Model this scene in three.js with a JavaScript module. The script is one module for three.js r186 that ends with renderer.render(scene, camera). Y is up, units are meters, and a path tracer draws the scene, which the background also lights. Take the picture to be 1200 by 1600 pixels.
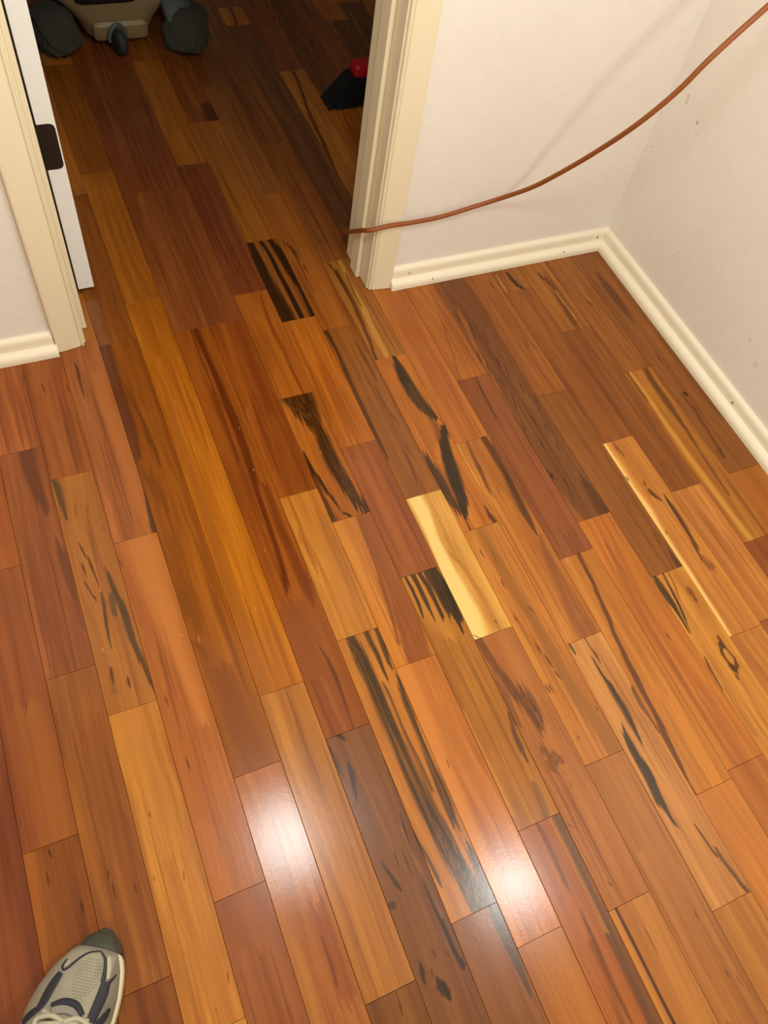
import * as THREE from 'three';
import { RoundedBoxGeometry } from 'three/addons/geometries/RoundedBoxGeometry.js';
import { mergeGeometries, mergeVertices, toCreasedNormals } from 'three/addons/utils/BufferGeometryUtils.js';

// ---------------------------------------------------------------- camera, exposure, light
const W = 0.08255;                    // one floor board is 3 1/4 inches wide: the module of the whole place
const scene = new THREE.Scene();
scene.background = new THREE.Color(0x000000);
const camera = new THREE.PerspectiveCamera(2 * Math.atan(800 / 1217.7948) * 180 / Math.PI, 0.75, 0.02, 30);
camera.position.set(0, 1.35151, 0);
camera.rotation.set(-1.00520661, -0.611086141, 0.250707228, 'YXZ');

const renderer = new THREE.WebGLRenderer({ antialias: true });
renderer.toneMapping = THREE.LinearToneMapping;
renderer.toneMappingExposure = 1.31;
renderer.shadowMap.enabled = true;
renderer.shadowMap.type = THREE.PCFSoftShadowMap;

const LAMP_WHITE = new THREE.Color().setRGB(0.93, 0.99, 0.955);
function bulb(x, y, z, intensity, radius) {
  const l = new THREE.PointLight(LAMP_WHITE, intensity, 0, 2);
  l.position.set(x, y, z);
  l.castShadow = true;
  l.shadow.radius = radius / 0.02;
  l.shadow.mapSize.set(1024, 1024);
  l.shadow.camera.near = 0.05;
  scene.add(l);
  return l;
}
const PENDANT = [0.88, 1.47, 0.03];      // globe hanging on the right, below the ceiling
const GLOBE = [0.219, 1.47, -0.383];       // a larger one in front of the doorway at the same height
bulb(PENDANT[0], PENDANT[1], PENDANT[2], 1.65, 0.055);
bulb(GLOBE[0], GLOBE[1], GLOBE[2], 1.65, 0.12);

// ---------------------------------------------------------------- helpers
let seedState = 20240611;
function rnd() { seedState = (seedState * 1664525 + 1013904223) >>> 0; return seedState / 4294967296; }
function hash2(ix, iy, s) {
  let h = (ix * 374761393 + iy * 668265263 + s * 974634777) | 0;
  h = Math.imul(h ^ (h >>> 13), 1274126177);
  h = Math.imul(h ^ (h >>> 16), 2246822519);
  return ((h ^ (h >>> 15)) >>> 0) / 4294967296;
}
function vnoise(x, y, s) {
  const ix = Math.floor(x), iy = Math.floor(y);
  let fx = x - ix, fy = y - iy;
  fx = fx * fx * (3 - 2 * fx); fy = fy * fy * (3 - 2 * fy);
  const a = hash2(ix, iy, s), b = hash2(ix + 1, iy, s), c = hash2(ix, iy + 1, s), d = hash2(ix + 1, iy + 1, s);
  return a + (b - a) * fx + (c - a) * fy + (a - b - c + d) * fx * fy;
}
const sstep = (a, b, x) => { const t = Math.min(1, Math.max(0, (x - a) / (b - a))); return t * t * (3 - 2 * t); };
const hex3 = (h) => [parseInt(h.slice(1, 3), 16), parseInt(h.slice(3, 5), 16), parseInt(h.slice(5, 7), 16)];
const taken = {};
function numbered(name) {
  const n = taken[name] = (taken[name] ?? -1) + 1;
  return n ? name + '_' + String(n).padStart(3, '0') : name;
}
function shade(m) { m.castShadow = true; m.receiveShadow = true; return m; }
function part(parent, name, geo, mat, label) {
  const m = shade(new THREE.Mesh(geo, mat));
  m.name = name;
  if (label) m.userData.label = label;
  parent.add(m);
  return m;
}
function thing(name, label, category, [x, y, z] = [0, 0, 0], group) {
  const g = new THREE.Group();
  g.name = numbered(name);
  g.position.set(x, y, z);
  g.userData = { label, category };
  if (group) g.userData.group = group;
  scene.add(g);
  return g;
}
function structure(name, label, category) {
  const g = new THREE.Group();
  g.name = name;
  g.userData = { label, category, kind: 'structure' };
  scene.add(g);
  return g;
}
function box(x0, x1, y0, y1, z0, z1, r = 0) {
  const g = r > 0 ? new RoundedBoxGeometry(x1 - x0, y1 - y0, z1 - z0, 2, r) : new THREE.BoxGeometry(x1 - x0, y1 - y0, z1 - z0);
  g.translate((x0 + x1) / 2, (y0 + y1) / 2, (z0 + z1) / 2);
  return g;
}
// outline given in (x, z), run straight up from y0 to y1
function upright(pts, y0, y1) {
  const s = new THREE.Shape(pts.map(([x, z]) => new THREE.Vector2(x, -z)));
  const g = new THREE.ExtrudeGeometry(s, { depth: y1 - y0, bevelEnabled: false, curveSegments: 4 });
  g.rotateX(-Math.PI / 2);
  g.translate(0, y0, 0);
  return g;
}
// profile given in (out from the wall, height), run along a direction
function run(profile, from, dir, out, length) {
  const s = new THREE.Shape(profile.map(([a, b]) => new THREE.Vector2(a, b)));
  const g = new THREE.ExtrudeGeometry(s, { depth: length, bevelEnabled: false, curveSegments: 6 });
  const m = new THREE.Matrix4().makeBasis(new THREE.Vector3(...out), new THREE.Vector3(0, 1, 0), new THREE.Vector3(...dir));
  m.setPosition(...from);
  g.applyMatrix4(m);
  if (m.determinant() < 0) {
    const ix = g.index; const p = g.attributes.position;
    if (ix) for (let i = 0; i < ix.count; i += 3) { const t = ix.getX(i); ix.setX(i, ix.getX(i + 1)); ix.setX(i + 1, t); }
    else for (let i = 0; i < p.count; i += 3) {
      const v = [p.getX(i), p.getY(i), p.getZ(i)];
      p.setXYZ(i, p.getX(i + 1), p.getY(i + 1), p.getZ(i + 1)); p.setXYZ(i + 1, ...v);
    }
    g.computeVertexNormals();
  }
  return g;
}
function tube(points, radius, segs = 64, sides = 10, closed = false) {
  return new THREE.TubeGeometry(new THREE.CatmullRomCurve3(points.map((p) => new THREE.Vector3(...p)), closed, 'centripetal'), segs, radius, sides, closed);
}
function std(color, roughness = 0.6, extra = {}) {
  return new THREE.MeshStandardMaterial({ color, roughness, metalness: 0, ...extra });
}
function lin(r, g, b) { return new THREE.Color().setRGB(r, g, b); }
// painted plaster: a fine mottle, a roller stipple in the bump, and the few marks the wall carries
function plasterTexture(size, metres, base, marks, seed) {
  const n = size, data = new Uint8Array(n * n * 4);
  for (let j = 0; j < n; j++) for (let i = 0; i < n; i++) {
    const x = i / n * metres, y = j / n * metres;
    const v = 1 + 0.010 * (vnoise(x * 7, y * 7, seed) - 0.5) + 0.014 * (vnoise(x * 60, y * 60, seed + 1) - 0.5);
    let c = [base[0] * v, base[1] * v, base[2] * v];
    for (const [mx, my, rx, ry, a, mc] of marks) {
      const d = Math.hypot((x - mx) / rx, (y - my) / ry) + 0.5 * (vnoise(x * 500, y * 500, seed + 2) - 0.5);
      if (d < 1.2) { const t = a * (1 - sstep(0.5, 1.1, d)); c = c.map((q, k) => q + (mc[k] - q) * t); }
    }
    const o = (j * n + i) * 4;
    for (let k = 0; k < 3; k++) data[o + k] = Math.min(255, c[k]);
    data[o + 3] = 255;
  }
  const t = new THREE.DataTexture(data, n, n);
  t.colorSpace = THREE.SRGBColorSpace; t.magFilter = THREE.LinearFilter; t.minFilter = THREE.LinearMipmapLinearFilter;
  t.generateMipmaps = true; t.wrapS = t.wrapT = THREE.RepeatWrapping; t.needsUpdate = true;
  return t;
}
// uv in metres / span, from two of the axes
function planarUV(g, a, b, span, oa = 0, ob = 0) {
  const p = g.attributes.position, uv = new Float32Array(p.count * 2);
  const get = { x: (i) => p.getX(i), y: (i) => p.getY(i), z: (i) => p.getZ(i) };
  for (let i = 0; i < p.count; i++) { uv[i * 2] = (get[a](i) - oa) / span; uv[i * 2 + 1] = (get[b](i) - ob) / span; }
  g.setAttribute('uv', new THREE.BufferAttribute(uv, 2));
  return g;
}

// ---------------------------------------------------------------- the floor: every board of its own
// row, far end, near end (in board widths from the camera's foot), wood colour, figure of the grain:
// a streak is [colour, strength, softness, how far it splits into fibres, [across, along, half width, ...]],
// an object is a knot, with "ring" an open one
const BOARDS = [
  [-3, -14, -8, '#a4623a', []],
  [-3, -8, 3.5, '#86482e', [['#6e3522', 0.5, 0.9, 0.4, [0.996,-5.436,0.1,0.936,-3.038,0.15,0.854,-1.367,0.1]]]],
  [-2, -15.8, -9.79, '#aa6032', []],
  [-2, -9.79, -3.75, '#955230', [
    ['#a8652f', 0.7, 0.9, 0.2, [0.549,-6.584,0.3,0.663,-5.18,0.35,0.682,-4.032,0.35]],
    ['#5a3018', 0.6, 0.5, 0.3, [0.588,-6.633,0.0018599999999999999,0.553,-6.506,0.0124,0.524,-6.404,0.00992,0.492,-6.29,0.0018599999999999999]],
    ['#5a3018', 0.6, 0.5, 0.3, [0.84,-9.791,0.0018599999999999999,0.819,-9.752,0.0124,0.802,-9.72,0.00992,0.782,-9.684,0.0018599999999999999]]]],
  [-2, -3.75, 2.3, '#8c4e22', [
    ['#aa6430', 0.8, 0.4, 0.2, [0.045,-3.802,0.15,0.038,-2.996,0.16,0.032,-2.229,0.13,0.022,-1.706,0.1]],
    ['#40200e', 0.9, 0.5, 0.3, [0.448,-3.695,0.0027899999999999995,0.455,-3.627,0.0186,0.46,-3.572,0.014879999999999999,0.465,-3.51,0.0027899999999999995]],
    ['#40200e', 0.9, 0.5, 0.3, [0.342,-3.308,0.0027899999999999995,0.342,-3.206,0.0186,0.342,-3.123,0.014879999999999999,0.342,-3.032,0.0027899999999999995]],
    ['#40200e', 0.9, 0.5, 0.3, [0.814,-2.611,0.0027899999999999995,0.813,-2.518,0.0186,0.813,-2.442,0.014879999999999999,0.812,-2.359,0.0027899999999999995]]]],
  [-1, -16, -12.88, '#ac6238', [
    ['#94522e', 0.5, 0.9, 0.3, [0.92,-15.421,0.1,0.925,-14.104,0.12,0.894,-13.074,0.1]],
    ['#5a301a', 0.8, 0.5, 0.3, [0.986,-15.301,0.0027899999999999995,0.974,-15.132,0.0186,0.964,-14.994,0.014879999999999999,0.954,-14.843,0.0027899999999999995]]]],
  [-1, -12.88, -6.95, '#985632', [
    ['#6a3a28', 0.85, 0.5, 0.3, [0.633,-12.853,0.22,0.611,-12.307,0.2,0.659,-11.678,0.16,0.751,-11.236,0.1,0.794,-10.927,0.02]],
    ['#6a3a28', 0.8, 0.4, 0.3, [0.838,-10.334,0.02,0.87,-9.848,0.1,0.899,-9.357,0.13,0.918,-8.765,0.05,0.941,-7.949,0.03]],
    ['#8a4a2c', 0.7, 0.8, 0.3, [0.852,-8.705,0.1,0.858,-7.742,0.14,0.917,-6.955,0.1]],
    ['#7a4626', 0.6, 0.7, 0.2, [0.056,-7.874,0.015,0.286,-7.853,0.03,0.4,-7.628,0.04,0.473,-7.267,0.04,0.502,-6.957,0.02]]]],
  [-1, -6.95, -0.84, '#96582a', [
    ['#8a4c20', 0.6, 0.8, 0.3, [0.782,-5.842,0.14,0.745,-3.737,0.16,0.76,-2.297,0.18,0.772,-1.186,0.14]],
    ['#a8682f', 0.6, 0.7, 0.2, [-0.009,-5.319,0.05,0.093,-3.747,0.06,0.193,-2.078,0.05]],
    ['#4a260e', 0.8, 0.5, 0.3, [0.756,-2.57,0.002325,0.76,-2.479,0.0155,0.763,-2.405,0.012400000000000001,0.767,-2.323,0.002325]],
    ['#4a260e', 0.8, 0.5, 0.3, [0.397,-2.732,0.002325,0.394,-2.606,0.0155,0.392,-2.504,0.012400000000000001,0.389,-2.391,0.002325]],
    ['#4a260e', 0.8, 0.5, 0.3, [0.361,-2.957,0.002325,0.357,-2.881,0.0155,0.353,-2.82,0.012400000000000001,0.35,-2.751,0.002325]]]],
  [-1, -0.84, 5, '#8c5026', [
    ['#6a3416', 0.7, 0.6, 0.3, [0.401,-0.817,0.06,0.41,-0.407,0.08,0.417,-0.304,0.08]],
    ['#6a3416', 0.6, 0.6, 0.3, [0.714,-0.737,0.04,0.753,-0.161,0.06]]]],
  [0, -16, -11.84, '#a0592a', [
    ['#b06c3a', 0.5, 0.9, 0.2, [0.331,-15.078,0.12,0.432,-13.529,0.12,0.493,-12.285,0.1]],
    ['#5c3016', 0.8, 0.5, 0.3, [0.379,-14.907,0.003255,0.386,-14.759,0.0217,0.392,-14.638,0.01736,0.398,-14.504,0.003255]],
    ['#5c3016', 0.8, 0.5, 0.3, [0.942,-14.688,0.003255,0.943,-14.565,0.0217,0.945,-14.464,0.01736,0.947,-14.353,0.003255]],
    ['#5c3016', 0.8, 0.5, 0.3, [-0.066,-15.114,0.003255,-0.061,-14.991,0.0217,-0.057,-14.89,0.01736,-0.053,-14.779,0.003255]]]],
  [0, -11.84, -5.77, '#ac6c36', [
    ['#4e3822', 0.85, 0.5, 0.4, [0.086,-11.789,0.05,0.134,-11.582,0.09,0.141,-11.24,0.07,0.154,-10.864,0.05,0.16,-10.533,0.02]],
    ['#4a3220', 0.85, 0.4, 0.3, [0.701,-9.117,0.03,0.733,-8.817,0.05,0.766,-8.47,0.06,0.814,-8.075,0.07,0.844,-7.789,0.09,0.849,-7.232,0.08,0.909,-6.747,0.06,0.973,-6.301,0.03,0.987,-6.088,0.02]],
    ['#5a4630', 0.75, 0.5, 0.2, [0.676,-8.502,0.04,0.662,-8.259,0.08,0.652,-7.969,0.07,0.664,-7.901,0.02]],
    ['#4a3220', 0.8, 0.4, 0.2, [0.482,-8.569,0.02,0.479,-8.241,0.04,0.434,-7.854,0.04,0.412,-7.513,0.03,0.397,-7.208,0.01]],
    ['#8a5426', 0.6, 0.7, 0.3, [0.32,-6.809,0.05,0.241,-6.172,0.06]],
    ['#4a2c18', 0.85, 0.5, 0.3, [0.277,-10.001,0.003255,0.309,-9.816,0.0217,0.335,-9.665,0.01736,0.364,-9.499,0.003255]],
    ['#4a2c18', 0.85, 0.5, 0.3, [0.249,-9.435,0.003255,0.252,-9.301,0.0217,0.254,-9.193,0.01736,0.257,-9.073,0.003255]],
    ['#4a2c18', 0.85, 0.5, 0.3, [0.392,-9.598,0.003255,0.42,-9.256,0.0217,0.443,-8.98,0.01736,0.468,-8.678,0.003255]],
    ['#4a2c18', 0.85, 0.5, 0.3, [0.182,-8.964,0.003255,0.228,-8.783,0.0217,0.265,-8.636,0.01736,0.306,-8.473,0.003255]],
    ['#4a2c18', 0.85, 0.5, 0.3, [0.571,-6.5,0.003255,0.566,-6.387,0.0217,0.562,-6.295,0.01736,0.558,-6.194,0.003255]],
    ['#4a2c18', 0.85, 0.5, 0.3, [0.317,-8.556,0.003255,0.325,-8.49,0.0217,0.332,-8.435,0.01736,0.34,-8.375,0.003255]],
    ['#4a2c18', 0.85, 0.5, 0.3, [0.284,-6.822,0.003255,0.276,-6.66,0.0217,0.27,-6.528,0.01736,0.263,-6.383,0.003255]],
    ['#7a4a24', 0.6, 0.5, 0.3, [0.651,-10.934,0.0027899999999999995,0.653,-10.83,0.0186,0.655,-10.746,0.014879999999999999,0.657,-10.653,0.0027899999999999995]],
    ['#7a4a24', 0.6, 0.5, 0.3, [0.881,-10.304,0.0027899999999999995,0.883,-10.203,0.0186,0.884,-10.121,0.014879999999999999,0.886,-10.03,0.0027899999999999995]],
    ['#7a4a24', 0.6, 0.5, 0.3, [0.413,-11.039,0.0027899999999999995,0.397,-10.88,0.0186,0.384,-10.752,0.014879999999999999,0.369,-10.61,0.0027899999999999995]],
    ['#d8c4ae', 0.8, 0.5, 0.3, [0.218,-7.276,0.001302,0.223,-7.232,0.00868,0.227,-7.196,0.0069440000000000005,0.232,-7.156,0.001302]]]],
  [0, -5.77, 0.26, '#be7b39', [
    ['#ca8845', 0.6, 0.9, 0.1, [0.373,-5.621,0.2,0.477,-4.219,0.2,0.516,-2.697,0.2]],
    ['#bd7a3a', 0.5, 0.9, 0.15, [0.402,-2.268,0.2,0.444,-1.123,0.25,0.483,-0.053,0.2]],
    ['#6a4016', 0.8, 0.5, 0.3, [0.644,-2.418,0.001674,0.631,-2.345,0.01116,0.62,-2.286,0.008928,0.608,-2.22,0.001674]],
    ['#6a4016', 0.8, 0.5, 0.3, [0.104,-2.523,0.001674,0.107,-2.483,0.01116,0.11,-2.451,0.008928,0.113,-2.414,0.001674]],
    ['#6a4016', 0.8, 0.5, 0.3, [0.909,-0.536,0.001674,0.899,-0.459,0.01116,0.89,-0.395,0.008928,0.881,-0.326,0.001674]],
    ['#6a4016', 0.8, 0.5, 0.3, [0.556,-0.089,0.001674,0.558,-0.054,0.01116,0.56,-0.025,0.008928,0.562,0.006,0.001674]],
    ['#6a4016', 0.8, 0.5, 0.3, [0.306,-3.661,0.001674,0.309,-3.618,0.01116,0.311,-3.583,0.008928,0.314,-3.545,0.001674]]]],
  [0, 0.26, 6, '#c08440', []],
  [1, -16, -9.68, '#a56038', [
    ['#be7342', 0.7, 0.7, 0.15, [0.74,-14.898,0.16,0.809,-12.691,0.18,0.801,-10.701,0.16,0.819,-9.856,0.1]],
    ['#3c3030', 0.85, 0.4, 0.2, [1.009,-10.864,0.01,0.989,-10.357,0.05,0.972,-9.989,0.08,0.977,-9.712,0.1]],
    ['#9a5a34', 0.6, 0.8, 0.2, [0.431,-10.727,0.06,0.406,-10.176,0.08,0.396,-9.761,0.06]],
    ['#4a2c18', 0.85, 0.5, 0.3, [0.302,-15.341,0.00465,0.306,-15.099,0.031,0.31,-14.902,0.024800000000000003,0.313,-14.686,0.00465]],
    ['#4a2c18', 0.85, 0.5, 0.3, [0.274,-15.004,0.00465,0.276,-14.667,0.031,0.277,-14.395,0.024800000000000003,0.279,-14.096,0.00465]]]],
  [1, -9.68, -1.67, '#b06630', [
    ['#ca7e48', 0.9, 0.7, 0.1, [0.532,-9.59,0.4,0.581,-8.61,0.36,0.66,-7.42,0.26,0.709,-6.152,0.16,0.78,-4.952,0.08]],
    ['#a85f2c', 0.5, 0.9, 0.2, [0.106,-5.926,0.3,0.168,-4.901,0.3,0.259,-3.142,0.25]],
    ['#5a2e12', 0.8, 0.5, 0.3, [0.233,-4.43,0.0027899999999999995,0.239,-4.323,0.0186,0.245,-4.236,0.014879999999999999,0.25,-4.14,0.0027899999999999995]],
    ['#5a2e12', 0.8, 0.5, 0.3, [0.021,-9.272,0.0027899999999999995,0.032,-9.182,0.0186,0.04,-9.109,0.014879999999999999,0.05,-9.028,0.0027899999999999995]],
    ['#5a2e12', 0.8, 0.5, 0.3, [0.166,-5.794,0.0027899999999999995,0.173,-5.711,0.0186,0.18,-5.643,0.014879999999999999,0.187,-5.568,0.0027899999999999995]],
    ['#d8c4ae', 0.8, 0.5, 0.3, [0.848,-7.029,0.001302,0.849,-7.002,0.00868,0.849,-6.981,0.0069440000000000005,0.85,-6.957,0.001302]]]],
  [1, -1.67, 5, '#9a5832', [
    ['#7e4222', 0.6, 0.7, 0.3, [0.529,-0.784,0.06,0.543,0.084,0.08,0.544,0.601,0.08]],
    ['#a86838', 0.5, 0.8, 0.2, [0.232,-0.797,0.1,0.202,0.045,0.1,0.188,0.449,0.1]]]],
  [2, -22, -15.75, '#935527', []],
  [2, -15.75, -3.68, '#9c5a20', [
    ['#64341e', 0.85, 0.45, 0.35, [0.119,-17.21,0.15,0.107,-15.973,0.18,0.104,-14.909,0.2,0.108,-13.779,0.2,0.121,-12.805,0.17,0.091,-12.088,0.1,0.052,-11.796,0.03]],
    ['#6a3a16', 0.8, 0.5, 0.2, [0.337,-14.27,0.01,0.445,-13.351,0.03,0.504,-12.478,0.05,0.546,-11.946,0.06,0.528,-11.445,0.02]],
    ['#7a4418', 0.7, 0.7, 0.5, [0.066,-11.791,0.05,0.198,-11.252,0.16,0.318,-10.63,0.16,0.396,-10.223,0.05]],
    ['#84461e', 0.7, 0.6, 0.3, [0.943,-16.483,0.08,0.964,-14.316,0.07,0.953,-12.34,0.05,0.989,-11.099,0.03]],
    ['#8a4a22', 0.7, 0.7, 0.4, [0.911,-9.961,0.05,0.856,-8.172,0.06,0.768,-6.785,0.08,0.762,-5.921,0.04]],
    ['#7e4a14', 0.7, 0.7, 0.2, [0.116,-8.002,0.12,0.17,-7.566,0.16,0.231,-7.218,0.1,0.252,-6.889,0.03]],
    ['#7c4220', 0.7, 0.6, 0.2, [0.005,-6.818,0.02,0.136,-6.582,0.06,0.229,-6.269,0.03]],
    ['#844a28', 0.75, 0.9, 0.3, [0.443,-6.037,0.3,0.492,-4.829,0.45,0.557,-3.959,0.45]],
    ['#d8c4ae', 0.8, 0.5, 0.3, [0.182,-6.866,0.001302,0.178,-6.797,0.00868,0.175,-6.742,0.0069440000000000005,0.171,-6.68,0.001302]]]],
  [2, -3.68, 4.5, '#ac6838', [
    ['#8e4a28', 0.7, 0.7, 0.25, [0.717,-0.98,0.2,0.77,0.061,0.22,0.769,0.705,0.22]],
    ['#6c3a1e', 0.7, 0.6, 0.2, [0.643,-0.436,0.02,0.662,0.016,0.03,0.627,0.434,0.02]],
    ['#b87c3e', 0.5, 0.8, 0.2, [0.154,-0.638,0.1,0.151,0.234,0.12,0.11,0.841,0.12]],
    ['#d8c4ae', 0.8, 0.5, 0.3, [0.855,-3.041,0.001302,0.857,-3.026,0.00868,0.859,-3.013,0.0069440000000000005,0.861,-3.0,0.001302]]]],
  [3, -29, -22.89, '#9a5a22', []],
  [3, -22.89, -17.1, '#a86524', []],
  [3, -17.1, -5.1, '#b86e20', [
    ['#a05c18', 0.6, 0.9, 0.3, [0.205,-17.971,0.2,0.354,-16.372,0.22,0.415,-14.888,0.12]],
    ['#a4622a', 0.75, 0.4, 0.25, [0.27,-13.998,0.05,0.209,-11.029,0.1,0.182,-8.766,0.12,0.158,-6.727,0.14,0.142,-5.325,0.14]],
    ['#ac662a', 0.6, 0.6, 0.2, [0.593,-6.25,0.04,0.52,-5.338,0.05]],
    ['#d8c4ae', 0.8, 0.5, 0.3, [0.402,-13.368,0.001302,0.402,-13.332,0.00868,0.401,-13.302,0.0069440000000000005,0.401,-13.269,0.001302]],
    ['#d8c4ae', 0.8, 0.5, 0.3, [0.553,-7.093,0.001302,0.553,-7.066,0.00868,0.552,-7.044,0.0069440000000000005,0.552,-7.019,0.001302]]]],
  [3, -5.1, 0.92, '#b07034', []],
  [3, 0.92, 7, '#825026', [
    ['#64381a', 0.5, 0.7, 0.3, [0.136,1.175,0.1,0.205,1.307,0.1]],
    ['#42240f', 0.8, 0.5, 0.3, [0.591,1.004,0.0027899999999999995,0.582,1.059,0.0186,0.574,1.103,0.014879999999999999,0.565,1.152,0.0027899999999999995]]]],
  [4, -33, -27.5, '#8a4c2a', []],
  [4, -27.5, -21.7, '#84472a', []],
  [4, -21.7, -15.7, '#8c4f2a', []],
  [4, -15.7, -3.75, '#9a541e', [
    ['#5c260e', 0.85, 0.5, 0.4, [0.526,-17.905,0.1,0.606,-16.034,0.09,0.63,-14.544,0.08,0.652,-13.139,0.1,0.688,-12.131,0.13,0.646,-11.188,0.11,0.576,-10.295,0.08,0.523,-9.433,0.06,0.502,-8.503,0.07,0.439,-7.717,0.08,0.322,-7.065,0.02]],
    ['#6c3214', 0.7, 0.5, 0.3, [0.465,-16.848,0.03,0.466,-14.59,0.03,0.45,-12.751,0.04,0.39,-11.062,0.03]],
    ['#6e3216', 0.75, 0.6, 0.4, [0.8,-10.123,0.05,0.759,-8.788,0.12,0.789,-7.863,0.14,0.846,-7.227,0.16,0.819,-6.722,0.08]],
    ['#8a4a2c', 0.8, 0.9, 0.35, [0.364,-6.965,0.45,0.39,-5.964,0.5,0.429,-4.852,0.5,0.515,-3.926,0.5]],
    ['#5c301a', 0.85, 0.4, 0.2, [0.589,-5.764,0.01,0.661,-5.388,0.03,0.687,-4.942,0.04,0.666,-4.312,0.03,0.642,-3.951,0.01]],
    ['#a06038', 0.7, 0.6, 0.2, [0.414,-5.011,0.05,0.437,-4.101,0.06,0.466,-3.8,0.04]],
    ['#743a20', 0.7, 0.5, 0.2, [0.155,-5.029,0.03,0.183,-4.197,0.05,0.189,-3.832,0.05]],
    ['#d8c4ae', 0.8, 0.5, 0.3, [0.733,-12.069,0.001302,0.731,-12.034,0.00868,0.73,-12.005,0.0069440000000000005,0.728,-11.973,0.001302]],
    ['#d8c4ae', 0.8, 0.5, 0.3, [0.676,-10.721,0.001302,0.675,-10.688,0.00868,0.673,-10.661,0.0069440000000000005,0.672,-10.631,0.001302]],
    ['#d8c4ae', 0.8, 0.5, 0.3, [0.212,-8.451,0.001302,0.21,-8.421,0.00868,0.21,-8.397,0.0069440000000000005,0.209,-8.37,0.001302]]]],
  [4, -3.75, 2.2, '#7e4c28', [
    ['#3c2616', 0.9, 0.4, 0.1, [0.296,-3.734,0.08,0.36,-3.639,0.04,0.366,-3.579,0.01]],
    ['#3c2818', 0.85, 0.5, 0.4, [0.006,-3.574,0.01,0.024,-3.399,0.05,0.028,-3.148,0.07,0.035,-2.913,0.03]],
    ['#352315', 0.85, 0.4, 0.2, [0.263,-3.169,0.01,0.252,-2.925,0.06,0.198,-2.647,0.05,0.146,-2.374,0.01]],
    ['#3c2a1c', 0.8, 0.4, 0.1, [0.998,-2.957,0.01,0.997,-2.542,0.03,1.008,-2.131,0.02]],
    ['#3a281c', 0.85, 0.4, 0.1, [0.882,-1.875,0.01,0.848,-1.536,0.025,0.825,-1.226,0.03,0.825,-0.974,0.01]],
    ['#33210f', 0.9, 0.35, 0.1, [0.174,-1.16,0.01,0.232,-0.94,0.04,0.291,-0.697,0.04,0.349,-0.518,0.01]],
    ['#2e1d10', 0.9, 0.4, 0.2, [0.846,-0.804,0.01,0.835,-0.502,0.05,0.837,-0.176,0.05,0.849,0.241,0.04,0.861,0.649,0.04,0.894,0.944,0.04,0.966,1.13,0.02]],
    { c: '#2c2018', a: 0.85, u: 0.081, z: -0.365, ru: 0.09, rz: 0.09 },
    ['#33200f', 0.85, 0.4, 0.1, [0.191,0.685,0.01,0.164,0.861,0.05,0.133,1.044,0.01]],
    ['#2c1c0e', 0.9, 0.45, 0.2, [0.385,1.008,0.02,0.409,1.182,0.1,0.446,1.327,0.09,0.476,1.457,0.01]],
    ['#7a4828', 0.5, 0.9, 0.4, [0.055,-2.043,0.2,0.055,-1.036,0.22,0.097,-0.183,0.2]],
    ['#a5683c', 0.6, 0.6, 0.1, [0.788,-1.625,0.03,0.825,-0.912,0.04,0.895,0.143,0.03]],
    ['#3a2412', 0.8, 0.5, 0.3, [0.495,-1.253,0.002325,0.486,-1.126,0.0155,0.479,-1.023,0.012400000000000001,0.471,-0.909,0.002325]],
    ['#3a2412', 0.8, 0.5, 0.3, [0.647,-1.155,0.002325,0.643,-0.971,0.0155,0.64,-0.822,0.012400000000000001,0.636,-0.658,0.002325]],
    ['#3a2412', 0.8, 0.5, 0.3, [0.476,0.574,0.002325,0.483,0.639,0.0155,0.488,0.692,0.012400000000000001,0.495,0.75,0.002325]],
    ['#3a2412', 0.8, 0.5, 0.3, [0.692,0.67,0.002325,0.716,0.729,0.0155,0.735,0.778,0.012400000000000001,0.757,0.831,0.002325]],
    ['#3a2412', 0.8, 0.5, 0.3, [0.342,0.851,0.002325,0.335,0.914,0.0155,0.329,0.966,0.012400000000000001,0.322,1.023,0.002325]]]],
  [4, 2.2, 7, '#7e4c24', []],
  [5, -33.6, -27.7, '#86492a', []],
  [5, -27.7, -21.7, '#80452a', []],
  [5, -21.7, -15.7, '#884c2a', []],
  [5, -15.7, -9.68, '#8e4a1c', [
    ['#a85c24', 0.8, 0.6, 0.2, [0.404,-17.407,0.08,0.37,-15.828,0.1,0.249,-13.655,0.08,0.189,-12.088,0.05]],
    ['#7c3a14', 0.6, 0.8, 0.3, [0.774,-16.239,0.12,0.716,-13.995,0.14,0.652,-12.169,0.12]],
    ['#b06426', 0.6, 0.6, 0.15, [0.081,-12.562,0.08,0.028,-11.069,0.1,0.069,-9.937,0.1]],
    ['#d8c4ae', 0.8, 0.5, 0.3, [-0.11,-12.026,0.001302,-0.081,-11.97,0.00868,-0.057,-11.923,0.0069440000000000005,-0.031,-11.872,0.001302]],
    ['#d8c4ae', 0.8, 0.5, 0.3, [-0.03,-11.636,0.001302,-0.035,-11.59,0.00868,-0.039,-11.553,0.0069440000000000005,-0.044,-11.512,0.001302]]]],
  [5, -9.68, -5.71, '#c4803c', [
    ['#9a5a22', 0.75, 0.5, 0.3, [0.231,-9.589,0.02,0.212,-9.015,0.04,0.178,-8.369,0.06,0.203,-7.903,0.05,0.2,-7.545,0.02]],
    ['#d08a44', 0.6, 0.8, 0.1, [-0.07,-7.46,0.05,-0.002,-6.574,0.08,0.05,-5.891,0.05]],
    ['#7a4618', 0.7, 0.5, 0.3, [0.144,-8.73,0.0027899999999999995,0.127,-8.581,0.0186,0.113,-8.46,0.014879999999999999,0.098,-8.327,0.0027899999999999995]],
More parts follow.
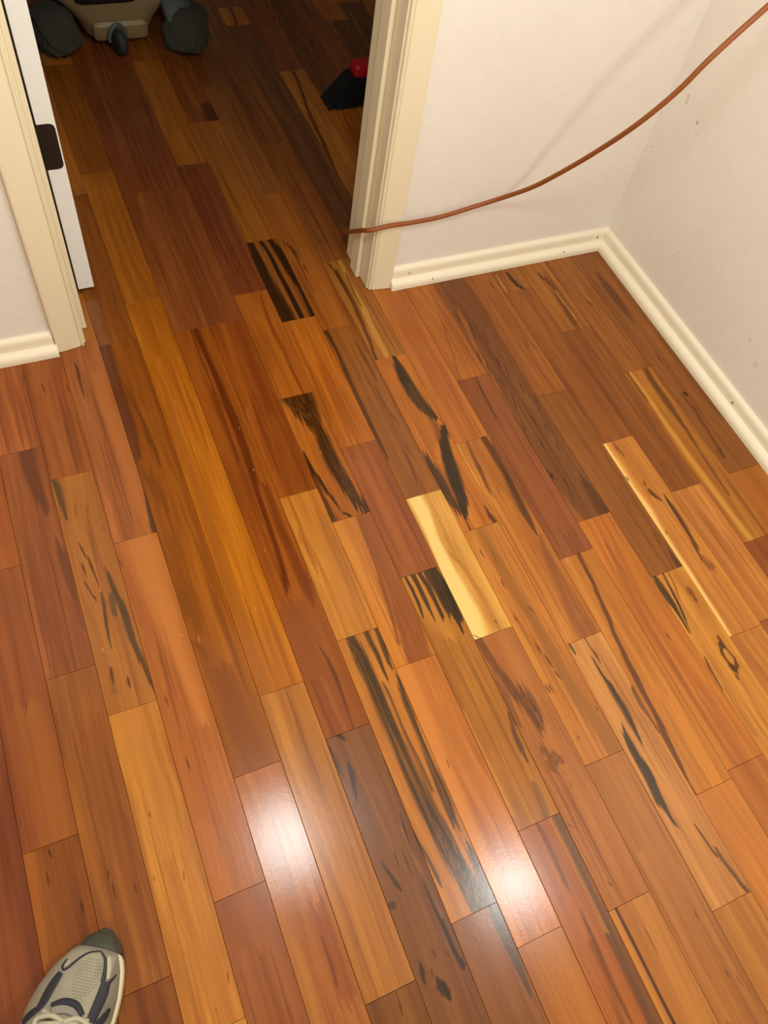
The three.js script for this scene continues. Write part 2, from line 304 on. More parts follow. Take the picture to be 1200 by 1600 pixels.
    ['#7a4618', 0.7, 0.5, 0.3, [0.201,-8.343,0.0027899999999999995,0.18,-8.188,0.0186,0.164,-8.061,0.014879999999999999,0.146,-7.922,0.0027899999999999995]]]],
  [5, -5.71, 0.35, '#bc7636', [
    ['#3a2818', 0.9, 0.35, 0.5, [0.313,-5.65,0.12,0.362,-5.23,0.16,0.391,-4.622,0.15,0.381,-3.867,0.15,0.407,-3.156,0.16,0.424,-2.419,0.17,0.451,-1.732,0.18,0.51,-1.018,0.19,0.596,-0.392,0.2,0.664,0.22,0.2]],
    ['#3e2a18', 0.85, 0.4, 0.4, [0.71,-5.705,0.07,0.714,-5.409,0.06,0.733,-5.0,0.05,0.728,-4.655,0.03,0.749,-4.522,0.01]],
    ['#3a2818', 0.85, 0.45, 0.4, [0.954,-5.684,0.05,0.961,-5.32,0.07,0.922,-4.931,0.05,0.934,-4.737,0.01]],
    ['#3a2618', 0.85, 0.4, 0.4, [0.968,-4.598,0.02,0.915,-4.152,0.06,0.904,-3.672,0.07,0.886,-3.119,0.05,0.883,-2.549,0.06,0.895,-2.058,0.1,0.875,-1.7,0.1,0.846,-1.208,0.06]],
    ['#5a3a20', 0.8, 0.5, 0.3, [0.602,-4.576,0.01,0.633,-4.104,0.03,0.618,-3.366,0.03,0.667,-2.632,0.04,0.689,-1.934,0.04]],
    ['#3a2a20', 0.85, 0.5, 0.4, [0.918,-0.817,0.03,0.933,-0.406,0.08,0.929,0.086,0.12,0.945,0.335,0.12]],
    ['#3a2a22', 0.75, 0.5, 0.2, [-0.142,-1.884,0.01,-0.019,-1.419,0.03,0.051,-0.947,0.04,0.093,-0.52,0.04,0.106,-0.308,0.01]]]],
  [5, 0.35, 6.3, '#8c5430', [
    ['#4e3a30', 0.8, 0.4, 0.3, [0.93,0.364,0.14,0.911,0.677,0.13,0.898,0.997,0.1,0.894,1.27,0.05,0.884,1.524,0.01]],
    ['#7e4a26', 0.5, 0.8, 0.3, [0.564,1.557,0.15,0.607,2.117,0.18]]]],
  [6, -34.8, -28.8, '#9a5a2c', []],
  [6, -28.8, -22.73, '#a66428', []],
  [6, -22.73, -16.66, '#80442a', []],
  [6, -16.66, -12.64, '#ae6426', [
    ['#7a3c14', 0.75, 0.5, 0.4, [0.776,-16.508,0.01,0.702,-15.992,0.03,0.666,-15.477,0.05,0.677,-14.834,0.07,0.705,-14.201,0.05,0.69,-13.357,0.05,0.701,-12.765,0.03]],
    ['#98501e', 0.5, 0.8, 0.3, [0.165,-15.101,0.1,0.143,-13.634,0.12]]]],
  [6, -12.64, -8.63, '#ae6428', [
    ['#341d0c', 0.9, 0.35, 0.45, [0.445,-12.609,0.43,0.486,-12.368,0.4,0.543,-12.125,0.34,0.6,-11.883,0.22,0.642,-11.604,0.16,0.676,-11.308,0.16,0.663,-10.986,0.2,0.646,-10.564,0.2,0.656,-10.038,0.18,0.712,-9.55,0.18,0.803,-9.079,0.17,0.921,-8.686,0.15,0.962,-8.575,0.1]],
    ['#4a2a12', 0.7, 0.6, 0.4, [0.903,-12.567,0.06,0.853,-12.032,0.05,0.834,-11.59,0.03]],
    ['#301a0a', 0.9, 0.4, 0.2, [0.035,-10.903,0.01,0.044,-10.543,0.04,0.077,-10.16,0.05,0.156,-9.769,0.05,0.227,-9.365,0.04,0.305,-8.946,0.03,0.496,-8.65,0.02]],
    ['#3a200e', 0.8, 0.5, 0.55, [0.041,-10.44,0.05,0.061,-10.022,0.08,0.05,-9.622,0.07,0.027,-9.331,0.05,0.039,-8.781,0.06]],
    ['#4a2a14', 0.7, 0.6, 0.5, [0.073,-9.316,0.03,0.047,-8.933,0.08,0.043,-8.703,0.14]],
    ['#d8c4ae', 0.8, 0.5, 0.3, [-0.142,-12.012,0.001302,-0.144,-11.977,0.00868,-0.147,-11.947,0.0069440000000000005,-0.149,-11.915,0.001302]],
    ['#d8c4ae', 0.8, 0.5, 0.3, [0.458,-10.745,0.001302,0.464,-10.708,0.00868,0.468,-10.678,0.0069440000000000005,0.474,-10.645,0.001302]]]],
  [6, -8.63, -4.67, '#c47a38', [
    ['#6c3a22', 0.7, 0.5, 0.3, [0.654,-8.618,0.04,0.624,-8.205,0.05,0.601,-7.65,0.05,0.565,-7.078,0.05,0.479,-6.4,0.05,0.399,-5.828,0.04,0.291,-5.202,0.03]],
    ['#8c4c2c', 0.92, 0.25, 0.3, [0.826,-8.62,0.16,0.826,-7.911,0.2,0.817,-7.082,0.24,0.765,-6.3,0.26,0.697,-5.47,0.3,0.591,-4.689,0.3]]]],
  [6, -4.67, 1.2, '#c0743a', [
    ['#d5874a', 0.9, 0.5, 0.05, [0.132,-4.617,0.28,0.142,-3.689,0.22,0.113,-2.461,0.2,0.067,-1.12,0.22,0.024,0.125,0.25]],
    ['#b36c3a', 0.4, 0.9, 0.2, [0.637,-3.58,0.2,0.569,-2.145,0.2]],
    ['#6a3a1c', 0.8, 0.5, 0.3, [0.244,-2.474,0.0018599999999999999,0.234,-2.4,0.0124,0.226,-2.34,0.00992,0.217,-2.273,0.0018599999999999999]]]],
  [6, 1.2, 7.2, '#b06c34', [['#6a3a1c', 0.8, 0.5, 0.3, [0.567,2.556,0.0018599999999999999,0.568,2.58,0.0124,0.569,2.599,0.00992,0.57,2.621,0.0018599999999999999]]]],
  [7, -36, -30.8, '#96582c', []],
  [7, -30.8, -24.86, '#8c4e28', [['#3c180a', 0.8, 0.8, 0.4, [0.781,-25.956,0.1,0.83,-25.188,0.3,0.864,-24.921,0.35]]]],
  [7, -24.86, -18.7, '#a4642a', []],
  [7, -18.7, -15.29, '#94592a', [
    ['#2e1a0a', 0.9, 0.3, 0.25, [0.134,-18.592,0.1,0.122,-17.811,0.16,0.086,-16.975,0.22,0.128,-16.28,0.24,0.187,-15.598,0.24,0.184,-15.311,0.24]],
    ['#2a180a', 0.9, 0.3, 0.2, [0.479,-18.656,0.07,0.552,-18.138,0.06,0.552,-17.418,0.07,0.579,-16.793,0.07,0.604,-16.237,0.07,0.603,-15.619,0.07,0.607,-15.301,0.06]],
    ['#2a190b', 0.9, 0.3, 0.2, [0.763,-18.648,0.08,0.861,-18.15,0.14,0.884,-17.563,0.13,0.907,-17.045,0.09,0.955,-16.613,0.07,0.967,-16.142,0.09,0.97,-15.655,0.1,0.936,-15.292,0.07]]]],
  [7, -15.29, -10.64, '#ba6c28', [
    ['#8e4e1a', 0.65, 0.5, 0.3, [0.157,-14.957,0.03,0.144,-13.588,0.05,0.094,-12.188,0.04,0.035,-11.308,0.02]],
    ['#a65c20', 0.5, 0.8, 0.2, [0.567,-13.712,0.1,0.508,-12.065,0.1,0.444,-10.963,0.08]]]],
  [7, -10.64, -6.68, '#9e5830', [
    ['#aa6438', 0.5, 0.9, 0.1, [0.3,-10.148,0.15,0.335,-8.512,0.15,0.366,-6.986,0.12]],
    ['#d8c4ae', 0.8, 0.5, 0.3, [-0.027,-10.414,0.001302,-0.03,-10.381,0.00868,-0.033,-10.353,0.0069440000000000005,-0.036,-10.322,0.001302]]]],
  [7, -6.68, -0.63, '#b0702e', [
    ['#c98840', 0.8, 0.8, 0.1, [0.27,-6.389,0.4,0.349,-5.749,0.4,0.437,-5.291,0.3,0.481,-4.858,0.15]],
    ['#31200f', 0.9, 0.3, 0.1, [0.119,-6.655,0.04,0.15,-6.307,0.04,0.139,-5.909,0.035,0.086,-5.534,0.005]],
    ['#31200f', 0.9, 0.3, 0.2, [0.301,-6.646,0.07,0.337,-6.312,0.06,0.326,-5.844,0.05,0.323,-5.332,0.005]],
    ['#31200f', 0.9, 0.3, 0.2, [0.483,-6.637,0.06,0.533,-6.298,0.06,0.533,-5.858,0.05,0.526,-5.481,0.05,0.5,-5.354,0.005]],
    ['#2c1d0d', 0.92, 0.3, 0.15, [0.836,-6.662,0.13,0.869,-6.361,0.16,0.872,-6.003,0.16,0.84,-5.577,0.12,0.829,-5.237,0.06,0.818,-4.937,0.005]],
    ['#31200f', 0.88, 0.3, 0.2, [0.63,-6.66,0.05,0.662,-6.432,0.05,0.713,-5.882,0.06,0.712,-5.45,0.04,0.665,-5.211,0.005]],
    ['#2c1d0d', 0.9, 0.3, 0.2, [0.957,-6.33,0.05,0.947,-5.801,0.08,0.929,-5.339,0.07,0.923,-5.119,0.01]],
    ['#5a3620', 0.85, 0.35, 0.3, [0.962,-2.905,0.01,0.924,-2.647,0.06,0.886,-2.364,0.07,0.863,-2.08,0.07,0.852,-1.824,0.02]],
    ['#7e5234', 0.75, 0.45, 0.3, [0.779,-1.371,0.02,0.757,-1.13,0.09,0.735,-0.893,0.11,0.7,-0.69,0.11]],
    ['#cf8a44', 0.7, 0.5, 0.1, [0.003,-3.292,0.06,0.015,-2.116,0.06,0.023,-0.943,0.08]],
    ['#9a5e26', 0.4, 0.9, 0.2, [0.138,-4.653,0.12,0.173,-3.381,0.15,0.206,-2.185,0.15]]]],
  [7, -0.63, 5.3, '#a86032', [
    ['#6e3a22', 0.75, 0.45, 0.4, [0.442,-0.645,0.05,0.455,-0.336,0.06,0.445,0.009,0.06,0.434,0.347,0.04,0.432,0.509,0.01]],
    ['#5e4030', 0.8, 0.3, 0.45, [0.891,-0.615,0.12,0.872,-0.041,0.12,0.858,0.429,0.12,0.865,1.055,0.13,0.872,1.659,0.12,0.852,2.402,0.12,0.822,3.239,0.13]],
    ['#6c3c1a', 0.75, 0.45, 0.3, [0.469,0.833,0.03,0.455,1.487,0.05,0.438,2.002,0.05,0.421,2.502,0.03]],
    ['#c07838', 0.7, 0.5, 0.1, [0.752,-0.59,0.04,0.764,0.328,0.04,0.778,1.323,0.05]],
    ['#7e4426', 0.6, 0.6, 0.4, [0.361,1.271,0.05,0.376,1.862,0.08,0.279,2.497,0.08,0.295,3.047,0.08]]]],
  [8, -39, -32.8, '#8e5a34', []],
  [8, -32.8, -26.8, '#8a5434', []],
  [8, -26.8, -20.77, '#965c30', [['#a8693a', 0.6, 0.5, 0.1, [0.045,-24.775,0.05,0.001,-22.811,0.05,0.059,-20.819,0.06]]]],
  [8, -20.77, -14.68, '#a4602a', [
    ['#4e2c14', 0.75, 0.5, 0.4, [0.087,-18.51,0.04,0.249,-18.262,0.06,0.325,-17.889,0.05,0.297,-17.23,0.03,0.259,-16.674,0.01]],
    ['#5a3216', 0.7, 0.5, 0.3, [0.282,-16.445,0.0037199999999999998,0.292,-16.382,0.0248,0.301,-16.33,0.01984,0.31,-16.272,0.0037199999999999998]],
    ['#5a3216', 0.7, 0.5, 0.3, [0.4,-17.42,0.0037199999999999998,0.4,-17.262,0.0248,0.399,-17.133,0.01984,0.399,-16.991,0.0037199999999999998]]]],
  [8, -14.68, -8.68, '#94592a', [
    ['#4c2a14', 0.85, 0.4, 0.3, [0.073,-14.654,0.07,0.101,-14.313,0.06,0.12,-13.854,0.04,0.088,-13.075,0.05,0.066,-12.248,0.055,0.053,-11.333,0.05,0.057,-10.447,0.05,0.067,-9.908,0.02]],
    ['#5c361a', 0.75, 0.4, 0.2, [0.764,-14.002,0.01,0.769,-13.571,0.04,0.789,-12.996,0.04,0.792,-12.438,0.02]],
    ['#64401f', 0.5, 0.6, 0.3, [0.688,-12.42,0.03,0.68,-11.486,0.03,0.801,-10.881,0.02]],
    ['#5a341a', 0.75, 0.5, 0.3, [1.136,-12.47,0.0027899999999999995,1.077,-11.832,0.0186,1.031,-11.323,0.014879999999999999,0.98,-10.771,0.0027899999999999995]],
    ['#5a341a', 0.75, 0.5, 0.3, [0.668,-10.488,0.0027899999999999995,0.675,-10.221,0.0186,0.68,-10.005,0.014879999999999999,0.686,-9.767,0.0027899999999999995]],
    ['#5a341a', 0.75, 0.5, 0.3, [0.566,-10.019,0.0027899999999999995,0.554,-9.67,0.0186,0.545,-9.388,0.014879999999999999,0.536,-9.079,0.0027899999999999995]],
    ['#5a341a', 0.75, 0.5, 0.3, [0.565,-9.566,0.0027899999999999995,0.514,-9.293,0.0186,0.474,-9.073,0.014879999999999999,0.429,-8.831,0.0027899999999999995]]]],
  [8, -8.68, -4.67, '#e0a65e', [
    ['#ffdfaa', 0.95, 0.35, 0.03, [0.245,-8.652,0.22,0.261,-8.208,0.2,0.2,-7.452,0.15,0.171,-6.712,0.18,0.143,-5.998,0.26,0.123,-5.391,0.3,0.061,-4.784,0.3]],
    ['#a8692e', 0.7, 0.5, 0.2, [0.413,-7.002,0.02,0.532,-6.589,0.05,0.628,-6.281,0.02]],
    ['#b97c3a', 0.65, 0.6, 0.2, [0.491,-7.355,0.05,0.561,-6.395,0.06,0.63,-5.651,0.08,0.624,-4.956,0.12,0.731,-4.663,0.14]],
    ['#5a3414', 0.9, 0.5, 0.3, [0.665,-4.959,0.0027899999999999995,0.672,-4.919,0.0186,0.678,-4.886,0.014879999999999999,0.685,-4.849,0.0027899999999999995]],
    ['#5a3414', 0.9, 0.5, 0.3, [0.002,-4.8,0.0027899999999999995,0.054,-4.754,0.0186,0.095,-4.717,0.014879999999999999,0.142,-4.675,0.0027899999999999995]],
    ['#d8c4ae', 0.8, 0.5, 0.3, [0.576,-7.967,0.001302,0.567,-7.926,0.00868,0.56,-7.893,0.0069440000000000005,0.552,-7.857,0.001302]]]],
  [8, -4.67, 1.35, '#ae6c3e', [
    ['#623a24', 0.92, 0.5, 0.42, [0.083,-4.625,0.1,0.12,-4.397,0.12,0.163,-4.12,0.1,0.192,-3.787,0.12,0.255,-3.525,0.12,0.4,-3.236,0.16,0.468,-2.931,0.17,0.515,-2.653,0.17,0.534,-2.388,0.14,0.526,-2.197,0.02]],
    ['#5a3a26', 0.7, 0.7, 0.5, [0.053,-3.678,0.05,0.09,-3.272,0.07,0.057,-2.9,0.07,0.019,-2.462,0.06]],
    ['#6a3e22', 0.8, 0.6, 0.6, [0.235,-2.084,0.02,0.316,-1.937,0.08,0.409,-1.756,0.1,0.502,-1.576,0.14,0.561,-1.452,0.06]],
    ['#6a4022', 0.8, 0.6, 0.5, [0.256,-1.713,0.03,0.302,-1.509,0.08,0.341,-1.351,0.04]],
    ['#6a3c22', 0.6, 0.5, 0.3, [0.459,-1.374,0.0027899999999999995,0.477,-1.312,0.0186,0.491,-1.262,0.014879999999999999,0.508,-1.206,0.0027899999999999995]],
    ['#6a3c22', 0.6, 0.5, 0.3, [0.519,-1.121,0.0027899999999999995,0.504,-1.049,0.0186,0.492,-0.991,0.014879999999999999,0.478,-0.927,0.0027899999999999995]],
    ['#6a3c22', 0.6, 0.5, 0.3, [0.004,-0.403,0.0027899999999999995,0.067,-0.335,0.0186,0.119,-0.278,0.014879999999999999,0.177,-0.216,0.0027899999999999995]],
    ['#4a2818', 0.8, 0.5, 0.3, [0.274,0.883,0.0018599999999999999,0.291,0.924,0.0124,0.305,0.958,0.00992,0.32,0.995,0.0018599999999999999]]]],
  [8, 1.35, 7, '#b77640', [
    ['#46281a', 0.9, 0.25, 0.15, [0.171,1.35,0.02,0.172,1.664,0.03,0.185,2.117,0.025,0.192,2.454,0.035,0.205,2.887,0.04,0.206,3.326,0.05,0.217,3.439,0.05]],
    ['#c88646', 0.7, 0.5, 0.1, [0.02,1.422,0.05,0.026,2.247,0.06,-0.025,3.12,0.06]],
    ['#7a4424', 0.6, 0.5, 0.3, [0.531,1.57,0.0027899999999999995,0.53,1.703,0.0186,0.53,1.811,0.014879999999999999,0.529,1.929,0.0027899999999999995]]]],
  [9, -41, -35, '#8a5634', []],
  [9, -35, -29, '#8e5a36', []],
  [9, -29, -23.3, '#8a5434', []],
  [9, -23.3, -17.32, '#985a2e', []],
  [9, -17.32, -13.22, '#a86a34', [
    ['#cc9650', 0.9, 0.45, 0.2, [0.522,-17.125,0.05,0.505,-16.439,0.07,0.493,-15.522,0.09,0.444,-14.594,0.1,0.408,-13.823,0.12,0.416,-13.364,0.1]],
    ['#4e2c12', 0.85, 0.35, 0.25, [0.13,-17.252,0.02,0.247,-16.847,0.05,0.281,-16.131,0.06,0.277,-15.443,0.06,0.225,-14.653,0.05,0.157,-13.893,0.05,0.083,-13.233,0.05]],
    ['#6a3e1a', 0.75, 0.5, 0.3, [0.532,-16.775,0.02,0.456,-15.946,0.04,0.45,-15.261,0.03]]]],
  [9, -13.22, -7.34, '#c07230', [
    ['#2c2010', 0.92, 0.35, 0.08, [0.61,-13.259,0.05,0.609,-12.885,0.12,0.596,-12.398,0.16,0.599,-11.868,0.18,0.656,-11.426,0.19,0.74,-11.053,0.15,0.887,-10.779,0.06]],
    ['#2c2012', 0.92, 0.35, 0.06, [1.011,-10.627,0.07,0.838,-10.341,0.13,0.689,-9.942,0.16,0.593,-9.536,0.18,0.522,-9.068,0.2,0.46,-8.587,0.18,0.349,-8.052,0.13,0.21,-7.541,0.03]],
    ['#33241a', 0.85, 0.45, 0.3, [0.077,-9.849,0.04,0.068,-9.338,0.15,0.068,-8.857,0.18,0.102,-8.497,0.14,0.112,-8.169,0.1,0.122,-7.886,0.03]],
    ['#6e3e1e', 0.7, 0.6, 0.3, [0.694,-10.952,0.06,0.733,-10.531,0.1,0.6,-10.08,0.06]],
    ['#8e5824', 0.35, 0.9, 0.2, [0.642,-12.142,0.2,0.609,-10.978,0.2,0.411,-9.919,0.15]],
    ['#46201a', 0.85, 0.4, 0.1, [0.877,-7.88,0.01,0.881,-7.558,0.05,0.913,-7.329,0.06]],
    ['#d8c4ae', 0.8, 0.5, 0.3, [0.282,-9.548,0.001302,0.29,-9.498,0.00868,0.297,-9.458,0.0069440000000000005,0.304,-9.413,0.001302]]]],
  [9, -7.34, -1.25, '#be7838', [
    ['#94602e', 0.7, 0.5, 0.3, [0.439,-7.193,0.1,0.497,-6.485,0.12,0.53,-5.517,0.13,0.573,-4.449,0.14,0.58,-3.525,0.15,0.619,-2.551,0.15,0.762,-1.655,0.18,0.787,-1.23,0.16]],
    ['#cf8a48', 0.5, 0.8, 0.1, [0.145,-7.04,0.1,0.083,-5.852,0.08,0.14,-4.947,0.08]],
    ['#5a3218', 0.85, 0.5, 0.3, [0.319,-5.871,0.003255,0.316,-5.772,0.0217,0.314,-5.691,0.01736,0.312,-5.602,0.003255]],
    ['#5a3218', 0.85, 0.5, 0.3, [0.155,-4.876,0.003255,0.166,-4.825,0.0217,0.175,-4.783,0.01736,0.185,-4.736,0.003255]],
    ['#5a3218', 0.85, 0.5, 0.3, [0.606,-5.028,0.003255,0.637,-4.94,0.0217,0.661,-4.868,0.01736,0.689,-4.788,0.003255]],
    ['#5a3218', 0.85, 0.5, 0.3, [0.319,-4.107,0.003255,0.333,-4.011,0.0217,0.344,-3.932,0.01736,0.356,-3.845,0.003255]],
    ['#5a3218', 0.85, 0.5, 0.3, [0.39,-3.82,0.003255,0.406,-3.678,0.0217,0.419,-3.563,0.01736,0.433,-3.435,0.003255]],
    ['#5a3218', 0.85, 0.5, 0.3, [0.426,-3.377,0.003255,0.447,-3.28,0.0217,0.464,-3.202,0.01736,0.483,-3.115,0.003255]],
    ['#5a3218', 0.85, 0.5, 0.3, [0.141,-3.16,0.003255,0.147,-3.071,0.0217,0.152,-2.998,0.01736,0.157,-2.917,0.003255]],
    ['#5a3218', 0.85, 0.5, 0.3, [-0.058,-3.353,0.003255,-0.043,-3.277,0.0217,-0.032,-3.216,0.01736,-0.019,-3.148,0.003255]],
    ['#5a3218', 0.85, 0.5, 0.3, [0.052,-3.161,0.003255,0.066,-3.069,0.0217,0.077,-2.994,0.01736,0.09,-2.911,0.003255]],
    ['#5a3218', 0.85, 0.5, 0.3, [0.899,-2.329,0.003255,0.905,-2.276,0.0217,0.91,-2.232,0.01736,0.915,-2.184,0.003255]],
    ['#5a3218', 0.85, 0.5, 0.3, [0.175,-6.792,0.003255,0.181,-6.686,0.0217,0.186,-6.6,0.01736,0.192,-6.504,0.003255]],
    ['#5a3218', 0.85, 0.5, 0.3, [0.168,-1.894,0.003255,0.175,-1.859,0.0217,0.181,-1.83,0.01736,0.187,-1.798,0.003255]],
    ['#7e4a22', 0.6, 0.5, 0.3, [0.454,-6.889,0.0037199999999999998,0.445,-6.578,0.0248,0.439,-6.327,0.01984,0.431,-6.052,0.0037199999999999998]],
    ['#7e4a22', 0.6, 0.5, 0.3, [0.356,-4.271,0.0037199999999999998,0.328,-4.096,0.0248,0.304,-3.954,0.01984,0.278,-3.798,0.0037199999999999998]]]],
  [9, -1.25, 5, '#ac6c3a', [
    ['#a0643a', 0.45, 0.9, 0.2, [0.63,0.012,0.1,0.66,0.958,0.14,0.693,1.736,0.16]],
    ['#c8844a', 0.5, 0.8, 0.1, [0.222,0.39,0.1,0.195,1.409,0.1,0.169,2.371,0.1,0.176,3.239,0.1]],
    ['#6a3c20', 0.75, 0.5, 0.3, [0.665,1.631,0.003255,0.662,1.698,0.0217,0.66,1.754,0.01736,0.658,1.815,0.003255]],
    ['#6a3c20', 0.75, 0.5, 0.3, [0.65,2.597,0.003255,0.65,2.668,0.0217,0.651,2.727,0.01736,0.651,2.792,0.003255]],
    ['#6a3c20', 0.75, 0.5, 0.3, [0.79,2.749,0.003255,0.797,2.823,0.0217,0.802,2.884,0.01736,0.809,2.951,0.003255]]]],
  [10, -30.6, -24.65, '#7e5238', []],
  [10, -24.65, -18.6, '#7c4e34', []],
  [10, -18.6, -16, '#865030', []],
  [10, -16, -9.86, '#b86d36', [
    ['#a2582a', 0.55, 0.8, 0.25, [0.853,-14.888,0.08,0.749,-12.811,0.09,0.652,-10.896,0.08]],
    ['#bf7238', 0.5, 0.8, 0.1, [1.218,-14.518,0.08,1.098,-12.46,0.08,0.814,-10.615,0.1]]]],
  [10, -9.86, -3.83, '#bc7638', [
    ['#e2a05a', 0.9, 0.4, 0.05, [0.007,-9.844,0.05,0.008,-8.978,0.05,-0.023,-8.153,0.045,-0.022,-7.347,0.03]],
    ['#4e2c18', 0.88, 0.5, 0.4, [0.849,-9.807,0.1,0.873,-9.465,0.12,0.879,-8.982,0.12,0.877,-8.49,0.11,0.836,-7.937,0.12,0.799,-7.437,0.12,0.799,-7.016,0.08,0.804,-6.68,0.01]],
    ['#6a3c1e', 0.8, 0.5, 0.4, [0.326,-9.701,0.04,0.288,-9.039,0.07,0.216,-8.553,0.06,0.214,-8.138,0.02]],
    ['#8a4e30', 0.75, 0.5, 0.5, [0.838,-6.571,0.08,0.749,-5.741,0.15,0.662,-4.944,0.22,0.622,-4.249,0.26,0.677,-3.884,0.26]],
    ['#a0642e', 0.4, 0.9, 0.2, [-0.048,-6.483,0.1,-0.023,-5.182,0.12,-0.025,-4.22,0.12]],
    ['#5a3216', 0.8, 0.5, 0.3, [-0.132,-6.464,0.0027899999999999995,-0.144,-6.364,0.0186,-0.154,-6.283,0.014879999999999999,-0.165,-6.193,0.0027899999999999995]],
    ['#5a3216', 0.8, 0.5, 0.3, [-0.062,-5.773,0.0027899999999999995,-0.061,-5.701,0.0186,-0.06,-5.643,0.014879999999999999,-0.058,-5.579,0.0027899999999999995]]]],
  [10, -3.83, 2.17, '#c48450', [
    ['#3c2c22', 0.7, 0.5, 0.1, [0.074,-3.896,0.02,0.081,-3.725,0.05,0.101,-3.517,0.02]],
    ['#5a3c26', 0.75, 0.5, 0.3, [0.524,-3.599,0.02,0.557,-3.386,0.05,0.573,-3.148,0.01]],
    ['#382618', 0.88, 0.35, 0.3, [0.445,-3.26,0.01,0.461,-2.878,0.025,0.511,-2.585,0.06,0.511,-2.33,0.08,0.517,-2.061,0.09,0.499,-1.757,0.09,0.484,-1.489,0.05,0.474,-1.206,0.01]],
    ['#342619', 0.9, 0.3, 0.15, [0.279,-1.794,0.01,0.23,-1.554,0.04,0.201,-1.265,0.08,0.2,-0.97,0.08,0.228,-0.698,0.1,0.22,-0.428,0.11,0.192,-0.156,0.1,0.206,0.1,0.06,0.214,0.337,0.04,0.255,0.571,0.01]],
    ['#5a3a28', 0.8, 0.45, 0.4, [0.962,-2.452,0.01,0.955,-2.246,0.06,0.941,-1.95,0.05,0.963,-1.63,0.02,0.972,-1.244,0.01]],
    ['#4e2e1a', 0.85, 0.4, 0.1, [0.625,0.622,0.01,0.651,0.849,0.02,0.677,1.167,0.02,0.722,1.383,0.025]],
    ['#54341e', 0.8, 0.5, 0.5, [0.782,1.209,0.02,0.79,1.475,0.05,0.851,1.734,0.05,0.904,1.999,0.05,0.945,2.168,0.04]]]],
  [10, 2.17, 8, '#b27236', []],
  [11, -16, -11.85, '#aa6430', [['#82481e', 0.6, 0.5, 0.3, [0.58,-14.149,0.02,0.365,-13.02,0.03,0.124,-11.956,0.03]]]],
  [11, -11.85, -5.86, '#8e5032', [
    ['#542c18', 0.85, 0.4, 0.1, [0.593,-11.82,0.02,0.542,-11.467,0.03,0.509,-10.995,0.02,0.493,-10.364,0.01]],
    ['#9e5c36', 0.5, 0.8, 0.3, [0.585,-10.151,0.15,0.446,-8.202,0.2,0.494,-6.548,0.2]]]],
  [11, -5.86, 0.17, '#c47c38', [
    ['#64381e', 0.9, 0.25, 0.1, [0.541,-5.87,0.05,0.487,-5.171,0.05,0.405,-4.416,0.055,0.292,-3.752,0.055,0.202,-2.969,0.055,0.155,-2.14,0.06,0.125,-1.446,0.06,0.054,-0.792,0.055,-0.003,-0.128,0.04,0.011,0.148,0.03]],
    ['#cf8a44', 0.6, 0.5, 0.05, [0.186,-5.686,0.06,0.087,-4.261,0.06,-0.016,-2.768,0.05]]]],
  [11, 0.17, 6, '#c67c3c', [['#b06c34', 0.5, 0.8, 0.2, [0.096,0.587,0.1,0.014,1.63,0.14,0.009,2.52,0.14]]]],
  [12, -16, -6.66, '#7c4b2a', [
    ['#a6642e', 0.85, 0.45, 0.4, [0.29,-14.506,0.05,0.108,-12.812,0.08,-0.007,-11.335,0.08,-0.098,-9.596,0.07,-0.167,-8.185,0.1,-0.066,-7.312,0.16,0.078,-6.714,0.16]],
    ['#52301c', 0.85, 0.5, 0.3, [0.771,-7.887,0.06,0.846,-7.33,0.14,0.867,-6.864,0.2,0.9,-6.688,0.22]],
    ['#40241a', 0.7, 0.5, 0.3, [0.123,-14.385,0.003255,0.105,-14.148,0.0217,0.09,-13.957,0.01736,0.074,-13.745,0.003255]],
    ['#40241a', 0.7, 0.5, 0.3, [0.341,-13.794,0.003255,0.299,-13.539,0.0217,0.265,-13.333,0.01736,0.227,-13.105,0.003255]],
    ['#40241a', 0.7, 0.5, 0.3, [0.061,-12.793,0.003255,0.04,-12.586,0.0217,0.023,-12.418,0.01736,0.004,-12.233,0.003255]],
    ['#40241a', 0.7, 0.5, 0.3, [0.12,-12.264,0.003255,0.088,-12.064,0.0217,0.063,-11.902,0.01736,0.035,-11.723,0.003255]],
    ['#40241a', 0.7, 0.5, 0.3, [0.597,-13.435,0.003255,0.573,-13.221,0.0217,0.554,-13.048,0.01736,0.532,-12.857,0.003255]],
    ['#40241a', 0.7, 0.5, 0.3, [0.254,-11.741,0.003255,0.244,-11.498,0.0217,0.236,-11.301,0.01736,0.227,-11.084,0.003255]],
    ['#40241a', 0.7, 0.5, 0.3, [0.499,-12.392,0.003255,0.495,-12.224,0.0217,0.492,-12.088,0.01736,0.488,-11.937,0.003255]],
    ['#40241a', 0.7, 0.5, 0.3, [0.299,-11.002,0.003255,0.258,-10.749,0.0217,0.224,-10.544,0.01736,0.186,-10.319,0.003255]],
    ['#40241a', 0.7, 0.5, 0.3, [0.619,-11.994,0.003255,0.586,-11.796,0.0217,0.559,-11.634,0.01736,0.528,-11.456,0.003255]],
    ['#40241a', 0.7, 0.5, 0.3, [0.73,-11.317,0.003255,0.716,-11.158,0.0217,0.704,-11.03,0.01736,0.69,-10.887,0.003255]],
    ['#40241a', 0.7, 0.5, 0.3, [0.494,-10.197,0.003255,0.482,-10.007,0.0217,0.472,-9.853,0.01736,0.461,-9.683,0.003255]],
    ['#40241a', 0.7, 0.5, 0.3, [0.325,-9.296,0.003255,0.314,-9.175,0.0217,0.305,-9.077,0.01736,0.296,-8.968,0.003255]],
    ['#40241a', 0.7, 0.5, 0.3, [0.011,-8.414,0.003255,0.031,-8.253,0.0217,0.048,-8.122,0.01736,0.066,-7.978,0.003255]],
    ['#40241a', 0.7, 0.5, 0.3, [0.734,-9.199,0.003255,0.711,-9.019,0.0217,0.693,-8.873,0.01736,0.672,-8.711,0.003255]],
